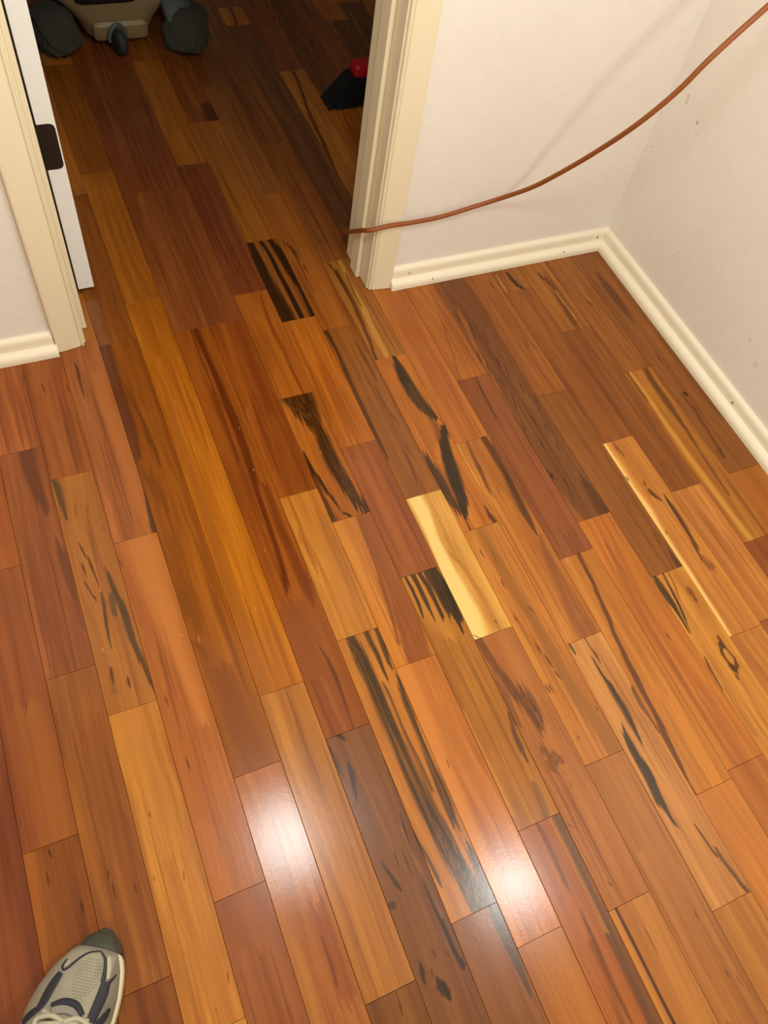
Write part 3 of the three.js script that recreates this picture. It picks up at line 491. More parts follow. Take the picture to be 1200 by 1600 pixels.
    ['#40241a', 0.7, 0.5, 0.3, [0.127,-10.103,0.003255,0.097,-9.857,0.0217,0.072,-9.658,0.01736,0.045,-9.439,0.003255]],
    ['#40241a', 0.7, 0.5, 0.3, [0.258,-7.598,0.003255,0.248,-7.429,0.0217,0.239,-7.291,0.01736,0.23,-7.139,0.003255]],
    ['#40241a', 0.7, 0.5, 0.3, [0.353,-8.111,0.003255,0.331,-7.918,0.0217,0.312,-7.761,0.01736,0.292,-7.587,0.003255]],
    ['#40241a', 0.7, 0.5, 0.3, [0.93,-10.792,0.003255,0.899,-10.588,0.0217,0.875,-10.422,0.01736,0.847,-10.239,0.003255]],
    ['#40241a', 0.7, 0.5, 0.3, [0.744,-9.893,0.003255,0.725,-9.694,0.0217,0.709,-9.532,0.01736,0.692,-9.354,0.003255]],
    ['#40241a', 0.7, 0.5, 0.3, [-0.025,-13.386,0.003255,-0.059,-13.077,0.0217,-0.086,-12.828,0.01736,-0.116,-12.553,0.003255]],
    { c: '#33190c', a: 0.85, u: 0.047, z: -8.138, ru: 0.05, rz: 0.09 }]],
  [12, -6.66, 0, '#c07434', [
    ['#97562a', 0.65, 0.6, 0.25, [0.404,-5.949,0.04,0.296,-4.837,0.06,0.223,-3.683,0.06,0.199,-2.658,0.06,0.206,-1.591,0.07,0.24,-0.491,0.07,0.276,0.192,0.06]],
    ['#a66032', 0.5, 0.8, 0.3, [0.599,-2.014,0.1,0.55,-0.911,0.16,0.558,0.3,0.2]],
    ['#5a3014', 0.85, 0.5, 0.3, [0.508,-3.266,0.0027899999999999995,0.517,-3.187,0.0186,0.524,-3.122,0.014879999999999999,0.532,-3.049,0.0027899999999999995]],
    ['#8a5024', 0.6, 0.5, 0.3, [0.372,-5.896,0.0037199999999999998,0.369,-5.821,0.0248,0.367,-5.761,0.01984,0.365,-5.693,0.0037199999999999998]]]],
  [12, 0, 6, '#b46c36', []],
  [13, -16, -10.66, '#9c5c2a', [
    ['#b0702f', 0.5, 0.8, 0.2, [0.365,-14.22,0.08,0.275,-12.355,0.1,0.333,-11.067,0.1]],
    ['#5a3216', 0.75, 0.5, 0.3, [0.704,-12.909,0.003255,0.693,-12.707,0.0217,0.684,-12.542,0.01736,0.673,-12.361,0.003255]],
    ['#5a3216', 0.75, 0.5, 0.3, [0.832,-12.693,0.003255,0.856,-12.468,0.0217,0.875,-12.285,0.01736,0.896,-12.082,0.003255]],
    ['#5a3216', 0.75, 0.5, 0.3, [0.785,-15.344,0.003255,0.776,-15.153,0.0217,0.769,-14.998,0.01736,0.761,-14.826,0.003255]]]],
  [13, -10.66, -4.65, '#8e5628', [
    ['#a4622e', 0.6, 0.5, 0.1, [0.683,-10.351,0.05,0.646,-8.832,0.06,0.641,-7.287,0.04]],
    ['#4a2614', 0.7, 0.5, 0.3, [0.921,-5.342,0.01,0.882,-4.923,0.05,0.896,-4.648,0.08]],
    ['#6e3c1c', 0.7, 0.5, 0.2, [0.804,-5.78,0.03,0.734,-4.915,0.03,0.732,-4.704,0.02]]]],
  [13, -4.65, 2, '#cc8a42', [
    ['#33210f', 0.88, 0.35, 0.3, [0.1,-4.598,0.06,0.102,-4.335,0.1,0.11,-4.056,0.1,0.108,-3.765,0.09,0.11,-3.512,0.05,0.086,-3.113,0.01]],
    ['#452b14', 0.85, 0.35, 0.1, [0.366,-4.639,0.03,0.327,-4.258,0.03,0.268,-3.854,0.035,0.205,-3.479,0.03,0.115,-3.015,0.005]],
    ['#6e4420', 0.7, 0.4, 0.1, [0.527,-4.64,0.02,0.461,-4.193,0.02,0.363,-3.821,0.01]],
    { c: '#74481f', a: 0.7, u: 0.759, z: -3.959, ru: 0.1, rz: 0.18 },
    { c: '#5c3818', a: 0.6, u: 0.756, z: -3.757, ru: 0.06, rz: 0.12 },
    ['#5c3616', 0.85, 0.5, 0.2, [0.719,-2.764,0.02,0.712,-2.592,0.06,0.689,-2.427,0.03]],
    { c: '#52300f', a: 0.85, u: 0.662, z: -2.18, ru: 0.12, rz: 0.36, ring: 0.035 },
    ['#4a2c14', 0.8, 0.5, 0.1, [0.548,-2.001,0.03,0.581,-1.888,0.06,0.572,-1.824,0.02]],
    { c: '#7a4a20', a: 0.75, u: 0.554, z: -1.697, ru: 0.05, rz: 0.1 },
    ['#4e2c12', 0.8, 0.4, 0.1, [0.082,-2.423,0.01,0.04,-2.152,0.03,0.028,-1.923,0.02,0.011,-1.535,0.01]],
    ['#9c6430', 0.5, 0.6, 0.2, [0.105,-1.664,0.03,0.074,-1.109,0.05,0.097,-0.396,0.05]]]],
  [14, -16, -14.67, '#9c5e2c', [
    ['#2e1a0c', 0.9, 0.35, 0.1, [0.509,-15.545,0.03,0.549,-15.178,0.07,0.603,-14.84,0.07,0.712,-14.695,0.04]],
    ['#d6a060', 0.8, 0.4, 0.1, [0.138,-15.46,0.02,0.12,-15.023,0.03,0.108,-14.736,0.02]]]],
  [14, -14.67, -8.64, '#985a28', []],
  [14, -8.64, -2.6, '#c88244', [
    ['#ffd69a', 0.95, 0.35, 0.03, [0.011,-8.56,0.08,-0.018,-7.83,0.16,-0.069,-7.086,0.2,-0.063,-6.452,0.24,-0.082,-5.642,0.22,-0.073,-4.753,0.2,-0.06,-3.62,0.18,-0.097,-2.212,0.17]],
    ['#7a4a22', 0.75, 0.5, 0.3, [0.31,-8.627,0.02,0.311,-8.353,0.05,0.371,-8.041,0.02]],
    ['#4e2c14', 0.85, 0.5, 0.2, [0.436,-6.988,0.02,0.448,-6.813,0.07,0.505,-6.646,0.05,0.575,-6.496,0.02]],
    ['#4a2a12', 0.85, 0.4, 0.35, [0.744,-6.59,0.02,0.747,-6.25,0.06,0.745,-5.877,0.07,0.731,-5.553,0.07,0.7,-5.18,0.06,0.63,-4.787,0.05,0.557,-4.539,0.01]],
    ['#70431c', 0.7, 0.6, 0.5, [0.641,-4.744,0.02,0.657,-4.505,0.1,0.711,-4.293,0.13,0.744,-4.166,0.04]],
    ['#43240f', 0.9, 0.5, 0.3, [0.436,-7.248,0.0027899999999999995,0.423,-7.156,0.0186,0.413,-7.082,0.014879999999999999,0.401,-7.0,0.0027899999999999995]],
    ['#43240f', 0.9, 0.5, 0.3, [0.034,-7.512,0.0027899999999999995,0.041,-7.45,0.0186,0.047,-7.399,0.014879999999999999,0.053,-7.343,0.0027899999999999995]],
    ['#43240f', 0.9, 0.5, 0.3, [0.14,-5.689,0.0027899999999999995,0.143,-5.643,0.0186,0.146,-5.606,0.014879999999999999,0.149,-5.565,0.0027899999999999995]]]],
  [14, -2.6, 3, '#c07c40', []],
  [15, -16, -12.67, '#a8692a', [
    ['#5c3216', 0.8, 0.55, 0.6, [0.749,-14.99,0.05,0.716,-14.464,0.12,0.674,-13.893,0.16,0.622,-13.393,0.16,0.592,-12.981,0.1,0.567,-12.738,0.02]],
    ['#d29a4c', 0.8, 0.5, 0.2, [0.684,-14.326,0.02,0.703,-13.656,0.03,0.724,-13.085,0.03]],
    ['#4a2812', 0.75, 0.5, 0.4, [0.495,-15.266,0.02,0.586,-14.912,0.06,0.663,-14.625,0.02]]]],
  [15, -12.67, -6.65, '#8e5426', [
    ['#9c5a28', 0.5, 0.8, 0.2, [0.559,-11.449,0.1,0.452,-9.46,0.12,0.444,-7.593,0.12]],
    ['#7a4320', 0.6, 0.6, 0.3, [0.85,-10.082,0.03,0.83,-9.347,0.04,0.809,-8.633,0.02]]]],
  [15, -6.65, -2.67, '#c27c44', [['#7a4c26', 0.65, 0.6, 0.6, [1.101,-6.388,0.02,1.098,-5.959,0.07,1.077,-5.396,0.08,1.055,-4.929,0.05,1.033,-4.332,0.06]]]],
  [15, -2.67, 3, '#9a5c2e', []],
  [16, -16, -10.71, '#9c5f2c', [
    ['#8a4c22', 0.45, 0.8, 0.2, [0.156,-14.647,0.08,0.306,-12.871,0.1,0.447,-11.198,0.1]],
    ['#40200e', 0.9, 0.5, 0.3, [0.492,-13.728,0.005579999999999999,0.515,-13.611,0.0372,0.533,-13.515,0.029759999999999998,0.553,-13.409,0.005579999999999999]]]],
  [16, -10.71, -4.66, '#b0702f', [
    ['#dca052', 0.85, 0.45, 0.15, [0.238,-10.579,0.05,0.236,-9.969,0.06,0.21,-9.234,0.06,0.198,-8.045,0.08,0.213,-6.791,0.09,0.228,-5.598,0.1,0.279,-4.651,0.1]],
    ['#5c3216', 0.82, 0.4, 0.45, [0.785,-10.629,0.08,0.707,-10.085,0.11,0.704,-9.456,0.12,0.702,-8.842,0.1,0.681,-8.249,0.06,0.623,-7.681,0.05,0.592,-7.006,0.05,0.548,-6.028,0.04]],
    ['#6e411c', 0.75, 0.5, 0.4, [0.124,-10.509,0.03,0.112,-9.955,0.05,0.127,-9.454,0.02]]]],
  [16, -4.66, 1, '#93522a', []],
  [17, -16, -6.65, '#92592c', [
    ['#633a1c', 0.85, 0.6, 0.4, [0.456,-14.769,0.05,0.491,-14.214,0.14,0.504,-13.557,0.16,0.492,-12.836,0.1,0.509,-12.405,0.03]],
    ['#a4642f', 0.75, 0.6, 0.3, [0.782,-15.307,0.08,0.781,-14.079,0.08,0.754,-12.48,0.08,0.778,-10.687,0.08]],
    ['#633818', 0.85, 0.6, 0.4, [0.309,-9.655,0.02,0.363,-8.889,0.05,0.275,-7.949,0.06,0.165,-7.167,0.06]],
    { c: '#3a2413', a: 0.85, u: 0.452, z: -9.486, ru: 0.08, rz: 0.1 },
    ['#3a2212', 0.7, 0.5, 0.3, [0.451,-11.087,0.0037199999999999998,0.446,-10.941,0.0248,0.442,-10.823,0.01984,0.438,-10.691,0.0037199999999999998]],
    ['#3a2212', 0.7, 0.5, 0.3, [0.267,-7.54,0.0037199999999999998,0.252,-7.416,0.0248,0.241,-7.316,0.01984,0.228,-7.204,0.0037199999999999998]]]],
  [17, -6.65, -0.6, '#b06a2c', []],
];
const ROW0 = -1.372;                       // left edge of row 0
const TX0 = -3 + ROW0, TXS = 2048 / 96, TZS = 2048 / 94, NEAR0 = -17.45, FAR0 = -36.1;
const isNear = (z0) => z0 >= -17.4;          // two sheets of wood: this room and the dark one
function paintFloor(TZ0, wanted) {
  const N = 2048, data = new Uint8Array(N * N * 4).fill(255);
  const px = 96, pz = 94;
  BOARDS.forEach(([row, z0, z1, hex, figure], bi) => {
    if (!wanted(z0)) return;
    const base = hex3(hex), s = bi * 17 + 5;
    const j0 = Math.max(0, Math.floor((z0 - TZ0) * pz)), j1 = Math.min(N, Math.ceil((z1 - TZ0) * pz));
    const i0 = (row + 3) * px;
    const w = px, h = j1 - j0;
    const buf = new Float32Array(w * h * 3);
    const streaky = 0.75 + 0.6 * hash2(bi, 3, 9), wob = 0.10 + 0.16 * hash2(bi, 4, 9);
    for (let j = 0; j < h; j++) {
      const z = TZ0 + (j0 + j + 0.5) / pz;
      const warp = wob * (vnoise(z * 0.30, 3.3, s) - 0.5) * 2 + 0.03 * (vnoise(z * 1.3, 9.1, s) - 0.5);
      for (let i = 0; i < w; i++) {
        const u = (i + 0.5) / px, du = u + warp + 0.05 * (vnoise(u * 3, z * 0.8, s + 1) - 0.5);
        const g1 = vnoise(du * 30, z * 1.3, s + 2), g2 = vnoise(du * 10, z * 0.5, s + 3), g3 = vnoise(du * 3.2, z * 0.24, s + 4);
        const pore = vnoise(du * 75, z * 4.5, s + 5);
        let t = streaky * (0.30 * (g1 - 0.5) + 0.42 * (g2 - 0.5) + 0.40 * (g3 - 0.5));
        t -= 0.5 * sstep(0.8, 0.95, pore) * 0.22;
        const cloud = 0.05 * (vnoise(u * 1.6, z * 1.1, s + 6) - 0.5);
        const o = (j * w + i) * 3;
        buf[o] = base[0] * (1 + 0.26 * t + cloud); buf[o + 1] = base[1] * (1 + 0.38 * t + cloud); buf[o + 2] = base[2] * (1 + 0.44 * t + cloud);
      }
    }
    const blend = (i, j, c, a) => { const o = (j * w + i) * 3; for (let k = 0; k < 3; k++) buf[o + k] += (c[k] - buf[o + k]) * a; };
    // quiet growth streaks that every board has
    const own = [];
    if (h > 20) for (let k = 0; k < 11; k++) {
      const r = (q) => hash2(bi * 13 + k, q, 21), len = Math.min(z1 - z0, 1.6 + 4.5 * r(1)), zs = z0 + r(2) * (z1 - z0 - len * 0.6), u0 = r(3), dr = (r(4) - 0.5) * 0.16;
      const dark = r(5) < 0.68, m = dark ? 0.66 + 0.16 * r(6) : 1.08 + 0.07 * r(6), wd = dark ? 0.012 + 0.05 * r(7) * r(7) + 0.012 * r(8) : 0.03 + 0.09 * r(7);
      const c = dark ? [base[0] * (m + 0.06), base[1] * m, base[2] * m] : [base[0] * m, base[1] * m * 1.02, base[2] * m];
      const hx = '#' + c.map((v) => Math.round(Math.min(255, v)).toString(16).padStart(2, '0')).join('');
      own.push([hx, dark ? 0.34 + 0.4 * r(9) : 0.4, 0.7, 0.3, [u0, zs, 0.003, u0 + dr * 0.4, zs + len * 0.35, wd, u0 + dr * 0.7, zs + len * 0.7, wd * 0.8, u0 + dr, zs + len, 0.003]]);
    }
    for (const f of own.concat(figure)) {
      if (Array.isArray(f)) {
        const [hx, a, soft, fib, p] = f, c = hex3(hx), n = p.length / 3;
        const za = p[1], zb = p[(n - 1) * 3 + 1];
        const openA = za < z0 + 0.3, openB = zb > z1 - 0.3;      // a streak that runs on past the end of its board
        const ja = Math.max(0, Math.floor((za - 0.5 - TZ0) * pz) - j0), jb = Math.min(h, Math.ceil((zb + 0.5 - TZ0) * pz) - j0);
        const big = p.reduce((m, v, k) => (k % 3 === 2 ? Math.max(m, v) : m), 0), rag = Math.min(0.7, 0.25 + 3 * big) * Math.min(1, (zb - za) / 1.5) * (0.25 + 1.5 * fib);
        for (let j = ja; j < jb; j++) {
          const zr = TZ0 + (j0 + j + 0.5) / pz;
          const wig = 0.02 * (vnoise(zr * 1.7, 1.5, s + 7) - 0.5);
          for (let i = 0; i < w; i++) {
            const u = (i + 0.5) / px;
            // the stain runs out along the fibres: each fibre carries it a little further or less far
            const zs = zr + rag * (vnoise(u * 26, zr * 0.25, s + 13) - 0.5) + 0.35 * rag * (vnoise(u * 70, zr * 0.4, s + 14) - 0.5);
            if ((zs < za && !openA) || (zs > zb && !openB)) continue;
            const z = Math.min(zb, Math.max(za, zs));
            let k = 0; while (k < n - 2 && p[(k + 1) * 3 + 1] < z) k++;
            const q = Math.min(1, Math.max(0, (z - p[k * 3 + 1]) / Math.max(1e-6, p[k * 3 + 4] - p[k * 3 + 1])));
            const uc = p[k * 3] + (p[k * 3 + 3] - p[k * 3]) * q + wig, hw = p[k * 3 + 2] + (p[k * 3 + 5] - p[k * 3 + 2]) * q;
            const d = Math.abs(u - uc);
            if (d > hw * (1 + soft) + 0.05) continue;
            const fray = (vnoise(u * 28, zr * 1.6, s + 8) - 0.5) * 0.04 + (vnoise(u * 60, zr * 3, s + 9) - 0.5) * 0.02;
            let al = a * (1 - sstep(hw * (1 - soft) - 0.006, hw * (1 + soft * 0.6) + 0.010, d + fray * Math.min(1, hw / 0.05)));
            if (fib > 0) {
              const f1 = vnoise((u - uc) * 46 + 5, zr * 0.42, s + 10), f2 = vnoise((u - uc) * 85, zr * 1.1, s + 11);
              al *= 1 - fib * (0.75 * sstep(0.5, 0.74, f1) + 0.35 * sstep(0.45, 0.9, f2));
            }
            if (al > 0.003) blend(i, j, c, Math.min(1, al));
          }
        }
      } else {
        const c = hex3(f.c), ja = Math.max(0, Math.floor((f.z - 1.5 * f.rz - TZ0) * pz) - j0), jb = Math.min(h, Math.ceil((f.z + 1.5 * f.rz - TZ0) * pz) - j0);
        for (let j = ja; j < jb; j++) for (let i = 0; i < w; i++) {
          const u = (i + 0.5) / px, z = TZ0 + (j0 + j + 0.5) / pz;
          const d = Math.hypot((u - f.u) / f.ru, (z - f.z) / f.rz) + 0.35 * (vnoise(u * 22, z * 9, s + 12) - 0.5);
          const al = f.ring ? f.a * (1 - sstep(f.ring / f.ru * 0.5, f.ring / f.ru * 1.1, Math.abs(d - 0.85))) : f.a * (1 - sstep(0.55, 1.1, d));
          if (al > 0.003) blend(i, j, c, al);
        }
      }
    }
    for (let j = 0; j < h; j++) for (let i = 0; i < w; i++) {
      const o = (j * w + i) * 3, q = ((j0 + j) * N + i0 + i) * 4;
      if (i0 + i >= N) continue;
      for (let k = 0; k < 3; k++) data[q + k] = Math.max(0, Math.min(255, buf[o + k] * [0.905, 0.862, 0.68][k]));
    }
  });
  const t = new THREE.DataTexture(data, N, N);
  t.colorSpace = THREE.SRGBColorSpace; t.magFilter = THREE.LinearFilter; t.minFilter = THREE.LinearMipmapLinearFilter;
  t.generateMipmaps = true; t.anisotropy = 8; t.needsUpdate = true;
  return t;
}
// the coat of varnish is not quite level: brush ripple and grit
function varnishBump() {
  const N = 512, data = new Uint8Array(N * N * 4);
  for (let j = 0; j < N; j++) for (let i = 0; i < N; i++) {
    const per = (x, y, f, s) => { // tileable noise
      const ix = Math.floor(x * f), iy = Math.floor(y * f), fx = x * f - ix, fy = y * f - iy, m = (a) => ((a % f) + f) % f;
      const sx = fx * fx * (3 - 2 * fx), sy = fy * fy * (3 - 2 * fy);
      const a = hash2(m(ix), m(iy), s), b = hash2(m(ix + 1), m(iy), s), c = hash2(m(ix), m(iy + 1), s), d = hash2(m(ix + 1), m(iy + 1), s);
      return a + (b - a) * sx + (c - a) * sy + (a - b - c + d) * sx * sy;
    };
    const x = i / N, y = j / N;
    const v = 0.35 * per(x, y, 24, 1) + 0.25 * per(x, y, 64, 2) + 0.25 * per(x, y, 170, 3) + 0.5 * sstep(0.93, 1, hash2(i, j, 7)) * 0.3;
    const o = (j * N + i) * 4; data[o] = data[o + 1] = data[o + 2] = 255 * Math.min(1, v); data[o + 3] = 255;
  }
  const t = new THREE.DataTexture(data, N, N);
  t.magFilter = THREE.LinearFilter; t.wrapS = t.wrapT = THREE.RepeatWrapping; t.needsUpdate = true;
  t.repeat.set(TXS * W / 0.30, TZS * W / 0.30);
  return t;
}
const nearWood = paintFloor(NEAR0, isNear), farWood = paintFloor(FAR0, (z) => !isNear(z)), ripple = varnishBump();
const coat = (map, roughness, bumpScale) => new THREE.MeshPhysicalMaterial({ map, roughness, ior: 1.46, specularIntensity: 0.72, bumpMap: ripple, bumpScale });
const fresh = coat(nearWood, 0.17, 0.00005), scuffed = coat(nearWood, 0.215, 0.00006), beyond = coat(farWood, 0.2, 0.00005);

const floor = structure('floor', 'varnished tigerwood board floor running through the doorway', 'floor');
// board: a chamfered plank, very slightly cupped and rocked like any nailed board
function boardGeometry(x0, x1, z0, z1, tilt, cup, du, dz, TZ0) {
  const gap = 0.00022, ch = 0.0005, drop = 0.0006, ce = 0.0002, n = 6, bottom = -0.018;
  const xa = x0 + gap, xb = x1 - gap, za = z0 + gap, zb = z1 - gap;
  const top = (x) => { const q = (x - (x0 + x1) / 2) / (x1 - x0); return tilt * q * (x1 - x0) - cup * (0.25 - q * q) * 4 + 0.0; };
  const pos = [], uv = [];
  const V = (x, y, z) => { pos.push(x, y, z); uv.push((Math.min(x, x0 + W * 0.995) / W - TX0 + du) / TXS, Math.min(0.999, Math.max(0.001, (z / W - TZ0 + dz) / TZS))); };
  const quad = (a, b, c, d) => { for (const p of [a, b, c, a, c, d]) V(...p); };
  const xs = []; for (let i = 0; i <= n; i++) xs.push(xa + ch + (xb - xa - 2 * ch) * i / n);
  const T = (x, z) => [x, top(x), z], E = (x, z) => [x, top(x) - drop, z], Bm = (x, z) => [x, bottom, z];
  for (let i = 0; i < n; i++) {
    const p = xs[i], q = xs[i + 1];
    quad(T(p, zb - ce), T(q, zb - ce), T(q, za + ce), T(p, za + ce));
    quad(E(p, zb), E(q, zb), T(q, zb - ce), T(p, zb - ce));
    quad(T(p, za + ce), T(q, za + ce), E(q, za), E(p, za));
  }
  quad(E(xa, za), E(xa, zb), T(xa + ch, zb - ce), T(xa + ch, za + ce));
  quad(T(xb - ch, za + ce), T(xb - ch, zb - ce), E(xb, zb), E(xb, za));
  quad(Bm(xa, za), Bm(xa, zb), E(xa, zb), E(xa, za));
  quad(E(xb, za), E(xb, zb), Bm(xb, zb), Bm(xb, za));
  quad(Bm(xa, zb), Bm(xb, zb), E(xb, zb), E(xa, zb));
  quad(E(xa, za), E(xb, za), Bm(xb, za), Bm(xa, za));
  let g = new THREE.BufferGeometry();
  g.setAttribute('position', new THREE.Float32BufferAttribute(pos, 3));
  g.setAttribute('uv', new THREE.Float32BufferAttribute(uv, 2));
  g = toCreasedNormals(mergeVertices(g, 1e-6), 0.25);
  return g;
}
const RAKE = { // boards that rock or cup enough to show in the gloss: row:index in that row -> [tilt across, cup]
  '1:1': [0.02, 0], '1:2': [0.018, 0], '2:2': [0, 0], '3:3': [-0.02, 0], '4:4': [0.006, 0], '5:5': [-0.004, 0], '5:6': [-0.004, 0], '6:6': [0, 0], '6:7': [0, 0], '7:6': [-0.02, 0], '7:7': [-0.02, 0],
};
const RIGHT = 17.03, LEFT = -14, NEAR = 17, FAR = -60, ZW = -15.96, ZB = -17.55;   // room and hall limits in board widths
const SCUFFED = new Set(['1:1', '1:2', '3:3', '4:4', '5:5', '5:6', '6:6', '6:7', '7:6', '7:7']);   // boards with a worn coat
function addBoard(row, z0, z1, tilt, cup, mat, du = 0, dz = 0) {
  const x0 = (ROW0 + row) * W, x1 = (row === 17 ? RIGHT : ROW0 + row + 1) * W;
  part(floor, 'plank', boardGeometry(x0, x1, z0 * W, z1 * W, tilt, cup, du, dz, mat === beyond ? FAR0 : NEAR0), mat);
}
{
  const per = {};
  const ends = {};
  for (const [row, z0, z1] of BOARDS) {
    const k = per[row] = (per[row] ?? -1) + 1;
    const e = ends[row] ??= [1e9, -1e9];
    e[0] = Math.min(e[0], z0); e[1] = Math.max(e[1], z1);
    const r = RAKE[row + ':' + k] ?? [(rnd() - 0.5) * 0.007, 0.00006 * (rnd() - 0.4)];
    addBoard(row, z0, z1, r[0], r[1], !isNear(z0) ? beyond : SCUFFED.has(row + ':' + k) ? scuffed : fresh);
  }
  // the boards outside the picture
  const rowsAll = []; for (let r = -13; r <= 17; r++) rowsAll.push(r);
  for (const row of rowsAll) {
    const e = ends[row];
    const fill = (za, zb) => {
      let z = za, first = true;
      while (z < zb - 0.3) {
        const len = first ? 6 + rnd() * 10 : 16;
        const z1 = Math.min(zb, z + len) > zb - 2 ? zb : z + len; first = false;
        const away = z1 < -15, src = away ? [12, 11][Math.floor(rnd() * 2)] : Math.floor(rnd() * 13);   // take the wood of another row
        const dz = (away ? -6.5 : -5.5) - (z + z1) / 2 + (rnd() - 0.5) * 2;
        addBoard(row, z, z1, (rnd() - 0.5) * 0.006, 0, fresh, src - row, dz);
        z = z1;
      }
    };
    if (!e) { fill(row > 16 ? ZW : ZW, NEAR); fill(FAR, ZW); } else { if (e[0] > ZW) fill(ZW, e[0]); fill(e[1], NEAR); if (e[0] > ZW - 0.1) fill(FAR, Math.min(e[0], ZW)); else fill(FAR, e[0]); }
  }
}
part(floor, 'subfloor', box(LEFT * W, RIGHT * W, -0.05, -0.0185, FAR * W, NEAR * W), std(lin(0.03, 0.018, 0.01), 0.9));

// ---------------------------------------------------------------- room shell
const CEIL = 2.44, HEAD = 2.05, xR = RIGHT * W, xL = LEFT * W, zF = ZW * W, zH = ZB * W, zN = NEAR * W, zE = FAR * W;
const JL = 0.33 * W, JR = 8.5 * W;            // faces of the side jambs
const wallSRGB = [236, 226, 214];
const wallMap = plasterTexture(512, 1.6, wallSRGB, [], 31);
const marksMap = plasterTexture(1024, 1.6, wallSRGB, [
  [-1.2019 + 1.6, 0.4251, 0.0035, 0.004, 0.5, [120, 100, 86]], [-1.2605 + 1.6, 0.4524, 0.003, 0.004, 0.45, [130, 108, 92]], [-1.258 + 1.6, 0.442, 0.004, 0.008, 0.3, [150, 128, 110]],
  [-1.2977 + 1.6, 0.303, 0.003, 0.003, 0.35, [130, 108, 92]], [-0.7743 + 1.6, 0.170, 0.003, 0.005, 0.35, [140, 118, 100]], [-0.7256 + 1.6, 0.140, 0.007, 0.009, 0.14, [150, 128, 112]],
  [-1.19 + 1.6, 0.405, 0.007, 0.003, 0.15, [150, 128, 112]], [-1.069 + 1.6, 0.1717, 0.004, 0.004, 0.2, [140, 118, 100]],
], 47);
const wallPaint = std(0xffffff, 0.62, { map: wallMap });
const wallPaintMarked = std(0xffffff, 0.62, { map: marksMap });
const trimPaint = new THREE.MeshPhysicalMaterial({ color: new THREE.Color(0xf2e5cc), roughness: 0.42, specularIntensity: 0.5 });
const casingPaint = new THREE.MeshPhysicalMaterial({ color: new THREE.Color(0xe8d9b8), roughness: 0.42, specularIntensity: 0.5 });
const doorPaint = std(0xf2eee8, 0.45);
const T = 0.12;

const wallBack = structure('wall_back', 'cream painted wall with the cased doorway', 'wall');
{
  const put = (x0, x1, y0, y1) => part(wallBack, 'wall_panel', planarUV(box(x0, x1, y0, y1, zH, zF), 'x', 'y', 1.6), wallPaint);
  put(xL, JL - 0.018, 0, CEIL); put(JR + 0.018, xR, 0, CEIL); put(JL - 0.018, JR + 0.018, HEAD + 0.018, CEIL);
}
const wallRight = structure('wall_right', 'pinkish cream painted side wall with a few scuff marks', 'wall');
part(wallRight, 'wall_panel', planarUV(box(xR, xR + T, 0, CEIL, zH, zN + T), 'z', 'y', 1.6), wallPaintMarked);
const wallLeft = structure('wall_left', 'cream painted wall left of the camera', 'wall');
part(wallLeft, 'wall_panel', planarUV(box(xL - T, xL, 0, CEIL, zH, zN + T), 'z', 'y', 1.6), wallPaint);
const wallNear = structure('wall_near', 'cream painted wall behind the camera', 'wall');
part(wallNear, 'wall_panel', planarUV(box(xL, xR, 0, CEIL, zN, zN + T), 'x', 'y', 1.6), wallPaint);
const wallFar = structure('wall_far', 'cream painted far wall of the dark room beyond the door', 'wall');
part(wallFar, 'wall_panel', planarUV(box(xL, xR, 0, CEIL, zE - T, zE), 'x', 'y', 1.6), wallPaint);
const wallDarkRight = structure('wall_dark_room_right', 'cream painted right wall of the dark room beyond the door', 'wall');
part(wallDarkRight, 'wall_panel', planarUV(box(xR, xR + T, 0, CEIL, zE - T, zH), 'z', 'y', 1.6), wallPaint);
const wallDarkLeft = structure('wall_dark_room_left', 'cream painted left wall of the dark room beyond the door', 'wall');
part(wallDarkLeft, 'wall_panel', planarUV(box(xL - T, xL, 0, CEIL, zE - T, zH), 'z', 'y', 1.6), wallPaint);
const ceiling = structure('ceiling', 'flat white painted ceiling', 'ceiling');
part(ceiling, 'ceiling_panel', planarUV(box(xL - T, xR + T, CEIL, CEIL + 0.1, zH, zN + T), 'x', 'z', 1.6), std(0xd9d3c8, 0.8));
part(ceiling, 'ceiling_panel', planarUV(box(xL - T, xR + T, CEIL, CEIL + 0.1, zE - T, zH), 'x', 'z', 1.6), std(0xd9d3c8, 0.8));

